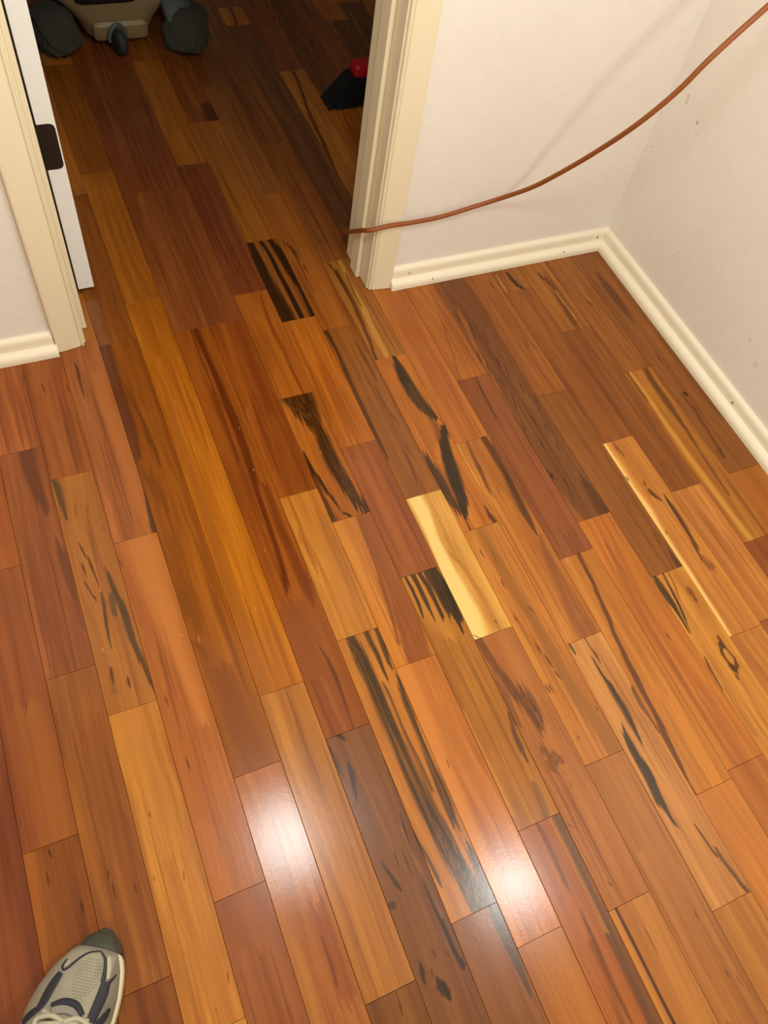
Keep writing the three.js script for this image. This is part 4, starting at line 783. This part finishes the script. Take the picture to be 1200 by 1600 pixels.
// ---- door frame: jambs, stops and ranch casing
const frame = structure('trim_1', 'cream painted door casing with jambs and stops', 'door casing');
{
  const zc = zF, sF = -16.45 * W, sB = -16.95 * W;
  // half profile of the casing, from its inner edge outwards: (across, out of the wall)
  const prof = [[0, 0], [0, 0.0065], [0.0012, 0.0088], [0.0036, 0.0096], [0.0054, 0.0086], [0.0062, 0.0066], [0.0074, 0.0066], [0.0084, 0.0088], [0.012, 0.0098], [0.030, 0.0124], [0.048, 0.0146], [0.0545, 0.0148], [0.0572, 0.0138], [0.0585, 0.011], [0.0585, 0]];
  const side = (edge, dir, name) => {
    const pts = prof.map(([a, b]) => [edge + dir * a, zc + b]);
    if (dir > 0) pts.reverse();
    part(frame, name, upright(pts, 0.0015, HEAD + 0.055), casingPaint);
    const back = prof.map(([a, b]) => [edge + dir * a, zH - b]);
    if (dir < 0) back.reverse();
    part(frame, name, upright(back, 0.0015, HEAD + 0.055), casingPaint);
  };
  side(8.545 * W, 1, 'casing'); side(0.285 * W, -1, 'casing');
  const headProf = prof.map(([a, b]) => [b, a]);
  part(frame, 'head_casing', run(headProf, [0.285 * W - 0.0585, HEAD + 0.004, zc], [1, 0, 0], [0, 0, 1], (8.545 - 0.285) * W + 0.117), casingPaint);
  part(frame, 'head_casing', run(headProf, [0.285 * W - 0.0585, HEAD + 0.004, zH], [1, 0, 0], [0, 0, -1], (8.545 - 0.285) * W + 0.117), casingPaint);
  part(frame, 'jamb', box(JR, JR + 0.018, 0.001, HEAD + 0.018, zH - 0.001, zF + 0.001, 0.0008), casingPaint);
  part(frame, 'jamb', box(JL - 0.018, JL, 0.001, HEAD + 0.018, zH - 0.001, zF + 0.001, 0.0008), casingPaint);
  part(frame, 'head_jamb', box(JL, JR, HEAD, HEAD + 0.018, zH - 0.001, zF + 0.001, 0.0008), casingPaint);
  part(frame, 'door_stop', box(8.36 * W, JR, 0.001, HEAD, sB, sF, 0.003), casingPaint);
  part(frame, 'door_stop', box(JL, 0.47 * W, 0.001, HEAD, sB, sF, 0.003), casingPaint);
  part(frame, 'head_stop', box(0.47 * W, 8.36 * W, HEAD - 0.011, HEAD, sB, sF, 0.003), casingPaint);
}
// ---- baseboards with quarter-round shoe
const basePro = [[0, 0], [0.0115, 0], [0.0115, 0.040], [0.0108, 0.046], [0.0085, 0.0505], [0.005, 0.0535], [0, 0.054]];
const shoePro = (() => { const p = [[0.0115, 0.0006], [0.0272, 0.0006], [0.0272, 0.008]]; for (let i = 1; i <= 7; i++) { const a = i / 7 * Math.PI / 2; p.push([0.0115 + 0.0157 * Math.cos(a), 0.008 + 0.0165 * Math.sin(a)]); } return p; })();
const nailDark = std(0x4a3a2a, 0.9);
function nail(parent, x, y, z, nx, nz, r = 0.0016) {
  const g = new THREE.CylinderGeometry(r, r, 0.0012, 10); g.rotateX(Math.PI / 2);
  const m = part(parent, 'nail_hole', g, nailDark, 'small dark nail hole');
  m.position.set(x, y, z); m.lookAt(x + nx, y + 0.5, z + nz);
}
function baseboard(name, label, from, dir, out, len, cutIn = 0) {
  const g = structure(name, label, 'baseboard');
  part(g, 'base_moulding', run(basePro, from, dir, out, len), trimPaint);
  part(g, 'shoe_moulding', run(shoePro, [from[0] + dir[0] * cutIn, 0, from[2] + dir[2] * cutIn], dir, out, len - cutIn), trimPaint);
  return g;
}
const bbBack = baseboard('baseboard_back', 'cream baseboard and quarter round along the wall right of the doorway', [9.235 * W, 0, zF], [1, 0, 0], [0, 0, 1], xR - 9.235 * W, -0.002);
const bbRight = baseboard('baseboard_right', 'cream baseboard and quarter round along the right side wall', [xR, 0, zF], [0, 0, 1], [-1, 0, 0], zN - zF);
baseboard('baseboard_left', 'cream baseboard and quarter round left of the doorway', [-0.44 * W, 0, zF], [-1, 0, 0], [0, 0, 1], -0.44 * W - xL, -0.004);
for (const [x, y] of [[0.8717, 0.0165], [1.2622, 0.0205]]) nail(bbBack, x, y, zF + 0.0115 + 0.0155, 0, 1);
nail(bbBack, 1.372, 0.036, zF + 0.012, 0, 1, 0.0022);
nail(bbRight, xR - 0.0125, 0.034, -0.705, -1, 0, 0.0022);
{ // a dent knocked into the paint of the baseboard
  const g = new THREE.SphereGeometry(1, 10, 6); g.scale(0.006, 0.0022, 0.0012);
  const m = part(bbBack, 'paint_chip', g, std(0xa89878, 0.8), 'greyish chip in the paint'); m.position.set(0.81, 0.034, zF + 0.0113);
}

// ---- the door, swung back into the dark room: its hinge edge faces the camera
const door = structure('door_1', 'white door swung open into the dark room, hinge edge showing', 'door');
{
  const x0 = 0.55 * W, x1 = 0.972 * W, z1 = -17.72 * W, len = 0.655;
  part(door, 'door_slab', box(x0, x1, 0.019, HEAD - 0.006, z1 - len, z1, 0.0012), doorPaint);
  const bronze = std(0x2b211b, 0.5, { metalness: 0.4 });
  for (const y of [(3.95 + 5.08) / 2 * W, 1.75]) {
    const hw = 0.047, r = 0.012, xa = 0.50 * W, xb = 0.938 * W, s = new THREE.Shape();
    s.moveTo(xa, -hw); s.lineTo(xb - r, -hw); s.quadraticCurveTo(xb, -hw, xb, -hw + r); s.lineTo(xb, hw - r); s.quadraticCurveTo(xb, hw, xb - r, hw); s.lineTo(xa, hw); s.closePath();
    const g = new THREE.ExtrudeGeometry(s, { depth: 0.0016, bevelEnabled: false, curveSegments: 6 }); g.translate(0, y, z1 - 0.0006);
    const leaf = part(door, 'hinge', g, bronze, 'dark bronze hinge leaf with rounded corners');
    for (const [sx, sy] of [[0.82, 0.026], [0.70, 0.0], [0.82, -0.028]]) {
      const sc = new THREE.CylinderGeometry(0.0036, 0.0036, 0.001, 12); sc.rotateX(Math.PI / 2); sc.translate(sx * W, y + sy, z1 + 0.0012);
      part(leaf, 'screw', sc, std(0x3a2f28, 0.35, { metalness: 0.7 }));
    }
    const kn = new THREE.CylinderGeometry(0.006, 0.006, hw * 2, 12); kn.translate(0.46 * W, y, z1 + 0.006);
    part(leaf, 'knuckle', kn, bronze);
  }
}

// ---------------------------------------------------------------- lamps (above the frame)
{
  const glow = (e) => new THREE.MeshStandardMaterial({ color: 0xfff4e2, roughness: 0.3, emissive: LAMP_WHITE, emissiveIntensity: e });
  const brass = std(0x6b5a3c, 0.35, { metalness: 0.8 });
  for (const [at, r, label] of [[PENDANT, 0.09, 'small opal globe pendant lamp hanging close to the right wall'], [GLOBE, 0.13, 'large opal globe pendant lamp hanging in front of the doorway']]) {
    const p = thing('pendant_lamp', label, 'lamp', at), top = CEIL - at[1];
    part(p, 'globe', new THREE.SphereGeometry(r, 32, 20), glow(1.5));
    part(p, 'cap', new THREE.CylinderGeometry(0.026, 0.03, 0.04, 20).translate(0, r + 0.015, 0), brass);
    part(p, 'stem', new THREE.CylinderGeometry(0.004, 0.004, top - r - 0.03, 10).translate(0, (top + r + 0.03) / 2, 0), brass);
    part(p, 'canopy', new THREE.CylinderGeometry(0.06, 0.065, 0.02, 24).translate(0, top - 0.0105, 0), brass);
  }
}

// ---------------------------------------------------------------- orange extension cord
{
  const g = thing('extension_cord', 'orange extension cord slung from the door casing up across the corner', 'cord');
  const pts = [[1.30, 0.0052, -1.62], [1.1, 0.0052, -1.585], [0.93, 0.0052, -1.53], [0.80, 0.010, -1.497], [0.728, 0.045, -1.478], [0.6901, 0.0693, -1.4545], [0.6790, 0.1065, -1.4033], [0.6765, 0.142, -1.3621], [0.6735, 0.1775, -1.3208], [0.681, 0.194, -1.2985],
    [0.7223, 0.2012, -1.2945], [0.7776, 0.1973, -1.2975], [0.8602, 0.1989, -1.2985], [0.9394, 0.2138, -1.296], [0.984, 0.2377, -1.2795], [1.0244, 0.3054, -1.2217], [1.0393, 0.3706, -1.1722], [1.0566, 0.4648, -1.1062], [1.0715, 0.5688, -1.0401],
    [1.0987, 0.6439, -1.0112], [1.1194, 0.6984, -0.9989], [1.1516, 0.7438, -0.9947], [1.1862, 0.7884, -0.9906], [1.25, 0.87, -0.985], [1.33, 0.98, -0.98], [1.39, 1.10, -0.975], [1.4005, 1.25, -0.97], [1.4005, 1.40, -0.97]];
  part(g, 'cable', tube(pts, 0.0051, 260, 12), std(0x8c4818, 0.55));
}

// ---------------------------------------------------------------- wet-dry vacuum in the dark room
{
  const cx = 4.5 * W, cz = -31.7 * W;
  const v = thing('shop_vacuum', 'tan shop vacuum on dusty dark caster feet in the dark room', 'vacuum', [cx, 0, cz]);
  const tan = std(0x86704c, 0.55), dark = std(0x262522, 0.7), grey = std(0x4c5250, 0.6), dust = std(0x35322a, 0.98), black = std(0x0c0c10, 0.4);
  // loft of rounded rectangles: [y, half width, half depth, corner]
  function loft(secs, n = 48, capTop = true) {
    const pos = [], idx = [];
    secs.forEach(([y, a, b, e, ox = 0, oz = 0]) => {
      for (let i = 0; i < n; i++) {
        const t = i / n * Math.PI * 2, c = Math.cos(t), s = Math.sin(t);
        pos.push(ox + a * Math.sign(c) * Math.pow(Math.abs(c), 2 / e), y, oz + b * Math.sign(s) * Math.pow(Math.abs(s), 2 / e));
      }
    });
    for (let k = 0; k < secs.length - 1; k++) for (let i = 0; i < n; i++) {
      const a = k * n + i, b = k * n + (i + 1) % n, c = a + n, d = b + n;
      idx.push(a, c, b, b, c, d);
    }
    const bc = pos.length / 3; pos.push(secs[0][4] ?? 0, secs[0][0], secs[0][5] ?? 0);
    for (let i = 0; i < n; i++) idx.push(bc, i, (i + 1) % n);
    if (capTop) { const L = secs.length - 1, tc = pos.length / 3; pos.push(secs[L][4] ?? 0, secs[L][0], secs[L][5] ?? 0); for (let i = 0; i < n; i++) idx.push(tc, L * n + (i + 1) % n, L * n + i); }
    const g = new THREE.BufferGeometry();
    g.setAttribute('position', new THREE.Float32BufferAttribute(pos, 3)); g.setIndex(idx);
    return toCreasedNormals(g, 0.7);
  }
  part(v, 'tank', loft([[0.022, 0.085, 0.15, 3.5], [0.03, 0.1, 0.165, 4], [0.075, 0.118, 0.178, 4.5], [0.115, 0.15, 0.19, 4.5], [0.15, 0.195, 0.198, 3.6], [0.34, 0.2, 0.2, 3]]), tan);
  part(v, 'front_panel', loft([[0.035, 0.072, 0.012, 6, 0, 0.172], [0.045, 0.078, 0.016, 6, 0, 0.174], [0.078, 0.078, 0.016, 6, 0, 0.18], [0.088, 0.066, 0.008, 6, 0, 0.182]]), tan, 'raised tan front panel');
  part(v, 'air_inlet', loft([[0.146, 0.075, 0.01, 4, -0.03, 0.197], [0.152, 0.085, 0.012, 4, -0.03, 0.198], [0.19, 0.085, 0.012, 4, -0.03, 0.199], [0.2, 0.07, 0.008, 4, -0.03, 0.199]]), black, 'dark inlet opening');
  part(v, 'lid', loft([[0.34, 0.205, 0.205, 3], [0.36, 0.21, 0.21, 3], [0.41, 0.2, 0.2, 3], [0.47, 0.15, 0.15, 2.6], [0.49, 0.09, 0.09, 2.4]]), dark);
  part(v, 'handle', tube([[-0.1, 0.47, 0], [-0.09, 0.53, 0], [0, 0.56, 0], [0.09, 0.53, 0], [0.1, 0.47, 0]], 0.012, 24, 10), dark);
  function caster(x, z, ry, name, mat) {
    const f = part(v, name, loft([[0.024, 0.05, 0.05, 3], [0.03, 0.057, 0.058, 3.2], [0.036, 0.06, 0.062, 3.2], [0.046, 0.062, 0.063, 3.2, 0, -0.001], [0.058, 0.063, 0.062, 3.1, 0, -0.002], [0.07, 0.062, 0.06, 3, 0, -0.004], [0.08, 0.059, 0.058, 3, 0, -0.007], [0.09, 0.056, 0.055, 3, 0, -0.009], [0.1, 0.053, 0.052, 3, 0, -0.011], [0.11, 0.05, 0.05, 3, 0, -0.012], [0.118, 0.042, 0.042, 3, 0, -0.016], [0.125, 0.03, 0.03, 2.6, 0, -0.02]], 72), mat, 'dark dusty caster foot');
    f.position.set(x, 0, z); f.rotation.y = ry;
    const p = f.geometry.attributes.position;
    for (let i = 0; i < p.count; i++) { const q = 1 + 0.16 * (vnoise(p.getX(i) * 55 + 9, p.getY(i) * 75 + p.getZ(i) * 60, 5) - 0.5) + 0.09 * (vnoise(p.getX(i) * 140 + 9, p.getY(i) * 170 + p.getZ(i) * 120, 6) - 0.5); p.setX(i, p.getX(i) * q); p.setZ(i, p.getZ(i) * q); }
    f.geometry.computeVertexNormals();
    const wg = new THREE.CylinderGeometry(0.024, 0.024, 0.02, 20); wg.rotateZ(Math.PI / 2); wg.translate(0, 0.0242, 0.018);
    part(f, 'wheel', wg, dark);
    return f;
  }
  caster(-0.18, 0.17, 0.6, 'caster_foot', dust); const fr = caster(0.185, 0.215, -0.6, 'caster_foot', dust);
  caster(-0.17, -0.17, 2.4, 'caster_foot', dust); caster(0.17, -0.17, -2.4, 'caster_foot', dust);
  part(v, 'foot_cover', loft([[0.084, 0.05, 0.05, 4, 0.18, 0.19], [0.105, 0.05, 0.048, 4, 0.176, 0.186], [0.122, 0.044, 0.042, 4, 0.168, 0.176], [0.14, 0.02, 0.03, 4, 0.15, 0.15]], 28), grey, 'grey plastic cover over the caster');
  const wp = []; for (let i = 0; i <= 10; i++) { const a = -Math.PI / 2 + Math.PI * i / 10; wp.push(new THREE.Vector2(0.022 + 0.014 * Math.cos(a), 0.015 * Math.sin(a))); }
  const fc = part(v, 'front_caster', new THREE.LatheGeometry([new THREE.Vector2(0, -0.015), ...wp, new THREE.Vector2(0, 0.015)], 28).rotateZ(Math.PI / 2), dark, 'dark wheel of the front caster');
  fc.position.set(-0.012, 0.0366, 0.202); fc.rotation.y = 0.3;
  part(fc, 'fork', new THREE.TorusGeometry(0.032, 0.006, 8, 20, Math.PI).scale(0.85, 1.25, 1).translate(0, 0.006, -0.004), grey);
}
// ---------------------------------------------------------------- broom behind the wall
{
  const b = thing('broom', 'broom with black bristles and a red head behind the door jamb', 'broom', [1.03, 0, -2.07]);
  const bl = std(0x020202, 0.95), red = std(0xb0141a, 0.4), N = 26;
  // tufts: real strands, many and alike
  const tufts = [];
  for (let i = 0; i < N; i++) for (let j = 0; j < 5; j++) {
    const q = (i / (N - 1)) * 2 - 1, k = (j / 4) * 2 - 1;
    const top = new THREE.Vector3(q * 0.088, 0.085, k * 0.018), bot = new THREE.Vector3(q * 0.154 + (rnd() - 0.5) * 0.006, 0.0008, k * 0.03 + (rnd() - 0.5) * 0.006);
    const d = top.clone().sub(bot), g = new THREE.CylinderGeometry(0.0052, 0.0066, d.length(), 5, 1);
    g.applyQuaternion(new THREE.Quaternion().setFromUnitVectors(new THREE.Vector3(0, 1, 0), d.clone().normalize()));
    g.translate((top.x + bot.x) / 2, (top.y + bot.y) / 2 + 0.0006, (top.z + bot.z) / 2); tufts.push(g);
  }
  const br = part(b, 'bristles', mergeGeometries(tufts), bl, 'black bristles'); br.userData.kind = 'stuff';
  part(b, 'head', new RoundedBoxGeometry(0.19, 0.044, 0.052, 4, 0.016).translate(0.016, 0.1, 0), red, 'red plastic head');
  part(b, 'socket', new THREE.CylinderGeometry(0.014, 0.022, 0.09, 18).rotateZ(-0.12).translate(0.02, 0.16, 0), red);
  part(b, 'handle', new THREE.CylinderGeometry(0.011, 0.011, 1.15, 14).translate(0, 0.575, 0).rotateZ(-0.12).translate(0.022, 0.17, 0), std(0x3a3a3c, 0.4));
}
// ---------------------------------------------------------------- running shoe
{
  const toe = [-0.18686, -0.16133], ax = [-0.5367, 0.84377];
  const sh = thing('running_shoe', 'worn beige mesh running shoe with navy stripes and dark toe cap', 'shoe', [toe[0], 0, toe[1]]);
  sh.rotation.y = Math.atan2(ax[0], ax[1]);          // local +z runs from the toe to the heel, local -x is the inner side
  const SC = 1;
  // plan of the upper: [s, lateral, medial] in metres from the toe tip
  const plan = [[0, -0.002, 0.010], [0.006, -0.011, 0.019], [0.016, -0.019, 0.028], [0.032, -0.034, 0.037], [0.046, -0.045, 0.043], [0.062, -0.054, 0.047], [0.08, -0.061, 0.050], [0.103, -0.066, 0.051], [0.128, -0.066, 0.049], [0.16, -0.060, 0.044], [0.2, -0.050, 0.039], [0.24, -0.043, 0.037], [0.27, -0.038, 0.034], [0.288, -0.028, 0.024], [0.298, -0.008, 0.004]];
  const crown = [[0, 0.020], [0.006, 0.028], [0.016, 0.036], [0.032, 0.044], [0.05, 0.050], [0.075, 0.060], [0.10, 0.074], [0.13, 0.088], [0.16, 0.098], [0.19, 0.100], [0.22, 0.098], [0.25, 0.100], [0.28, 0.104], [0.298, 0.10]];
  const interp = (tab, s, k) => { let i = 0; while (i < tab.length - 2 && tab[i + 1][0] < s) i++; const q = Math.min(1, Math.max(0, (s - tab[i][0]) / (tab[i + 1][0] - tab[i][0]))); return tab[i][k] + (tab[i + 1][k] - tab[i][k]) * q; };
  const SOLE = 0.026, P = 2.5;
  const lim = (s) => [interp(plan, s, 1), interp(plan, s, 2)];
  const topY = (s, v) => { const [l, m] = lim(s), c = (l + m) / 2, h = (m - l) / 2, q = Math.min(1, Math.abs(v - c) / h); return SOLE - 0.004 + (interp(crown, s, 1) - SOLE + 0.004) * Math.pow(Math.max(0, 1 - Math.pow(q, P)), 1 / 2.1); };
  const X = (v) => v;                                   // sign of local x for the medial side (set below)
  const nS = 60, nT = 36;
  function surface(s0, s1, v0, v1, lift, ns = nS, nt = nT, edge = null) {
    const pos = [], uv = [], idx = [];
    for (let i = 0; i <= ns; i++) for (let j = 0; j <= nt; j++) {
      const s = s0 + (s1 - s0) * i / ns, [l, m] = lim(s), t = v0 + (v1 - v0) * j / nt;
      const c = (l + m) / 2, h = (m - l) / 2, v = c + h * Math.sin(t * Math.PI / 2);
      let y = topY(s, v) + lift;
      pos.push(MED * v, y, s); uv.push(s / 0.3, (v + 0.08) / 0.16);
    }
    for (let i = 0; i < ns; i++) for (let j = 0; j < nt; j++) { const a = i * (nt + 1) + j, b = a + 1, c = a + nt + 1, d = c + 1; if (MED > 0) idx.push(a, c, b, b, c, d); else idx.push(a, b, c, b, d, c); }
    const g = new THREE.BufferGeometry(); g.setAttribute('position', new THREE.Float32BufferAttribute(pos, 3)); g.setAttribute('uv', new THREE.Float32BufferAttribute(uv, 2)); g.setIndex(idx); g.computeVertexNormals();
    return g;
  }
  const MED = 1;
  // mesh cloth: knit with rows of holes over the toe box, greyer suede round the toe
  const N = 512, data = new Uint8Array(N * N * 4);
  for (let j = 0; j < N; j++) for (let i = 0; i < N; i++) {
    const s = i / N * 0.3, v = j / N * 0.16 - 0.08;
    let c = [160, 150, 130];
    const knit = 0.93 + 0.07 * Math.sin(s * 2600) * Math.sin(v * 2600) + 0.06 * (vnoise(i / 3, j / 3, 3) - 0.5) + 0.10 * (vnoise(i / 40, j / 40, 4) - 0.5);
    const inBox = s > 0.036 && s < 0.086 && v > -0.018 && v < 0.022 && Math.hypot((s - 0.06) / 0.026, (v - 0.004) / 0.017) < 1.0;
    if (inBox) { const p = 0.0036, a = ((s / p) % 1 + 1) % 1 - 0.5, r = Math.floor(s / p), b = (((v + (r % 2) * p / 2) / p) % 1 + 1) % 1 - 0.5; if (a * a + b * b < 0.045) c = [104, 94, 78]; }
    const rim = Math.max(sstep(0.034, 0.024, s), sstep(0.030, 0.034, v) * sstep(0.13, 0.1, s));
    c = c.map((q, k) => q + ([126, 116, 100][k] - q) * rim * 0.8);
    const o = (j * N + i) * 4; for (let k = 0; k < 3; k++) data[o + k] = Math.min(255, c[k] * knit); data[o + 3] = 255;
  }
  const cloth = new THREE.DataTexture(data, N, N); cloth.colorSpace = THREE.SRGBColorSpace; cloth.magFilter = THREE.LinearFilter; cloth.needsUpdate = true;
  const mesh = std(0xffffff, 0.9, { map: cloth }), navy = std(0x22212a, 0.6), cream = std(0xb0a68e, 0.6), sole = std(0xcfc2a0, 0.55), olive = std(0x3f4034, 0.55), rubber = std(0x2a2a26, 0.8), lace = std(0xb4aa92, 0.9), grey = std(0x8d8478, 0.8);
  // upper: open over the ankle
  {
    const g = surface(0.0005, 0.2975, -1, 1, 0), ix = g.index, p = g.attributes.position, keep = [];
    for (let i = 0; i < ix.count; i += 3) { let s = 0, v = 0; for (let k = 0; k < 3; k++) { s += p.getZ(ix.getX(i + k)) / 3; v += MED * p.getX(ix.getX(i + k)) / 3; } if (Math.hypot((s - 0.225) / 0.056, (v + 0.004) / 0.027) > 1 && s > 0.0135) keep.push(ix.getX(i), ix.getX(i + 1), ix.getX(i + 2)); }
    g.setIndex(keep); mesh.side = THREE.DoubleSide;
    part(sh, 'upper', g, mesh, 'beige mesh upper');
  }
  // lining of the ankle opening
  {
    const pos = [], idx = [], n = 32;
    for (let k = 0; k <= 4; k++) for (let i = 0; i < n; i++) { const t = i / n * Math.PI * 2, s = 0.225 + 0.058 * Math.sin(t) * (1 - k * 0.02), v = -0.004 + 0.029 * Math.cos(t) * (1 - k * 0.02); pos.push(MED * v, topY(s, v) * (1 - k / 4) + 0.036 * (k / 4) - 0.001 * (k > 0 ? 1 : 0), s); }
    for (let k = 0; k < 4; k++) for (let i = 0; i < n; i++) { const a = k * n + i, b = k * n + (i + 1) % n; idx.push(a, b, a + n, b, b + n, a + n); }
    const cI = pos.length / 3; pos.push(MED * -0.004, 0.036, 0.225); for (let i = 0; i < n; i++) idx.push(4 * n + i, 4 * n + (i + 1) % n, cI);
    const g = new THREE.BufferGeometry(); g.setAttribute('position', new THREE.Float32BufferAttribute(pos, 3)); g.setIndex(idx); g.computeVertexNormals();
    const m = std(0x77705f, 0.95); m.side = THREE.DoubleSide; part(sh, 'lining', g, m);
  }
  // midsole and outsole: the plan grown a little, rockered at the toe
  const outline = (grow, s0 = -0.003, s1 = 0.301, side = 0.2) => { const a = [], b = [], n = 40; for (let i = 0; i <= n; i++) { const q = i / n, s = s0 + (s1 - s0) * (0.5 - 0.5 * Math.cos(q * Math.PI)); const [l, m] = lim(Math.min(0.2978, Math.max(0, s))); const e = Math.sqrt(Math.max(0, Math.min(1, (s - s0) / 0.012, (s1 - s) / 0.012))); a.push([(l - grow * side) * e + (1 - e) * (l + m) / 2, s]); b.push([(m + grow) * e + (1 - e) * (l + m) / 2, s]); } return a.concat(b.reverse()); };
  const slab = (grow, y0, y1, s0) => { const s = new THREE.Shape(outline(grow, s0, 0.301, -2).map(([v, q]) => new THREE.Vector2(MED * v, -q))); const g = new THREE.ExtrudeGeometry(s, { depth: y1 - y0 - 0.004, bevelEnabled: true, bevelSize: 0.002, bevelThickness: 0.002, bevelSegments: 2 }); g.rotateX(-Math.PI / 2); g.translate(0, y0 + 0.002, 0);
    const p = g.attributes.position; for (let i = 0; i < p.count; i++) { const q = p.getZ(i); if (q < 0.05) p.setY(i, p.getY(i) + 0.010 * Math.pow((0.05 - q) / 0.05, 2) * (1)); } g.computeVertexNormals(); return g; };
  part(sh, 'midsole', slab(0.0018, 0.008, 0.026, 0.018), sole, 'cream midsole');
  part(sh, 'outsole', slab(0.0015, 0.0006, 0.009, 0.002), rubber, 'dark rubber outsole');
  // toe cap
  {
    const ns = 14, nt = 24, pos = [], idx = [];
    for (let i = 0; i <= ns; i++) for (let j = 0; j <= nt; j++) {
      const s = -0.004 + 0.0255 * i / ns, [l, m] = lim(Math.max(0.004, s)), c = (l + m) / 2, e = Math.sqrt(Math.min(1, (s + 0.004) / 0.010)), h = ((m - l) / 2 + 0.0055) * e, t = Math.PI * (1 - j / nt);
      const top = 0.012 + (interp(crown, Math.max(0, s), 1) + 0.0040 - 0.012) * (0.4 + 0.6 * e);
      pos.push(MED * (c + h * Math.cos(t)), 0.005 + (top - 0.005) * Math.pow(Math.sin(t), 0.6), s + 0.004 * Math.cos(t) * Math.cos(t) * (i / ns));
    }
    for (let i = 0; i < ns; i++) for (let j = 0; j < nt; j++) { const a = i * (nt + 1) + j, b = a + 1, c = a + nt + 1, d = c + 1; idx.push(a, c, b, b, c, d); }
    const g = new THREE.BufferGeometry(); g.setAttribute('position', new THREE.Float32BufferAttribute(pos, 3)); g.setIndex(idx); g.computeVertexNormals();
    olive.side = THREE.DoubleSide; part(sh, 'toe_cap', g, olive, 'dark olive toe cap');
  }
  // ribbons laid on the upper: [s, v, half width] in millimetres
  function ribbon(name, pts, mat, lift = 0.0014, label) {
    const cv = new THREE.CatmullRomCurve3(pts.map(([s, v, h]) => new THREE.Vector3(s / 1000, v / 1000, h / 1000)), false, 'centripetal');
    const n = 40, pos = [], idx = [], P3 = cv.getSpacedPoints(n);
    for (let i = 0; i <= n; i++) {
      const a = P3[Math.max(0, i - 1)], b = P3[Math.min(n, i + 1)], dx = b.x - a.x, dy = b.y - a.y, L = Math.hypot(dx, dy) || 1, nx = -dy / L, ny = dx / L;
      for (const [k, up] of [[-1, -0.001], [-0.92, lift], [-0.4, lift], [0.4, lift], [0.92, lift], [1, -0.001]]) { const s = P3[i].x + nx * P3[i].z * k, v = P3[i].y + ny * P3[i].z * k; pos.push(MED * v, topY(Math.max(0, s), v) + up, s); }
    }
    for (let i = 0; i < n; i++) for (let j = 0; j < 5; j++) { const a = i * 6 + j, b = a + 1, c = a + 6, d = c + 1; idx.push(a, b, c, b, d, c); }
    const g = new THREE.BufferGeometry(); g.setAttribute('position', new THREE.Float32BufferAttribute(pos, 3)); g.setIndex(idx); g.computeVertexNormals();
    const m = mat.clone(); m.side = THREE.DoubleSide;
    return part(sh, name, g, m, label);
  }
  ribbon('stripe', [[26, 11, 0.8], [31, -5, 1.2], [42, -17, 1.5], [53, -25, 1.6], [57, -30, 1.6]], navy);
  ribbon('stripe', [[57, -30, 1.4], [53, -34, 1.4], [43, -32, 0.8]], navy);
  ribbon('stripe', [[60, -32, 4], [70, -35, 6], [80, -37, 6.5], [97, -39, 6], [104, -41, 4]], navy, 0.0016, 'broad navy stripe');
  ribbon('stripe', [[103, -40, 4], [113, -50, 5], [124, -58, 5]], navy, 0.0016);
  ribbon('stripe', [[27, 11, 0.8], [34, 19, 1.6], [47, 24, 2], [61, 27, 3]], navy);
  ribbon('stripe', [[60, 31, 6], [77, 32, 7], [94, 31, 6.5], [108, 30, 6]], navy, 0.0016, 'broad navy stripe');
  ribbon('stripe', [[64, 33, 2], [58, 37, 1.8], [50, 40, 0.8]], navy);
  ribbon('stripe', [[90, 46, 1.5], [101, 43, 4], [112, 38, 5]], navy);
  ribbon('overlay', [[31, 23, 2.5], [45, 29, 3], [57, 32, 2.2]], cream, 0.0018, 'pale loop overlay');
  ribbon('overlay', [[44, -26, 2], [52, -30.5, 1.6]], cream, 0.0018);
  ribbon('tongue_edge', [[97, -26, 2.5], [91, -12, 4], [92, 5, 4], [102, 19, 2.5]], navy, 0.004, 'dark rim of the tongue');
  ribbon('tongue', [[104, -22, 5], [99, -10, 6], [99, 4, 6], [107, 16, 5]], grey, 0.003);
  // laces: flat cords crossing over the instep, with a bow
  const laceTube = (pts, r = 0.0032) => tube(pts.map(([s, v, h]) => [MED * v / 1000, topY(s / 1000, v / 1000) + h / 1000, s / 1000]), r, 30, 8);
  for (let k = 0; k < 4; k++) {
    const s = 106 + k * 16;
    part(sh, 'lace', laceTube([[s, -32 + k, 2], [s + 4, -16, 6], [s + 9, 0, 7], [s + 12, 16, 6], [s + 14, 27 - k, 2]]), lace);
    part(sh, 'lace', laceTube([[s + 1, 27 - k, 2], [s + 4, 14, 8], [s + 8, -2, 10], [s + 11, -18, 8], [s + 14, -32 + k, 2]]), lace);
  }
  part(sh, 'bow', laceTube([[112, 0, 12], [108, -18, 13], [116, -36, 9], [126, -30, 10], [118, -6, 13]]), lace);
  part(sh, 'bow', laceTube([[112, 0, 12], [106, 16, 13], [114, 32, 9], [124, 26, 10], [117, 4, 13]]), lace);
}

scene.traverse((o) => { if (o.isMesh) shade(o); });
renderer.render(scene, camera);
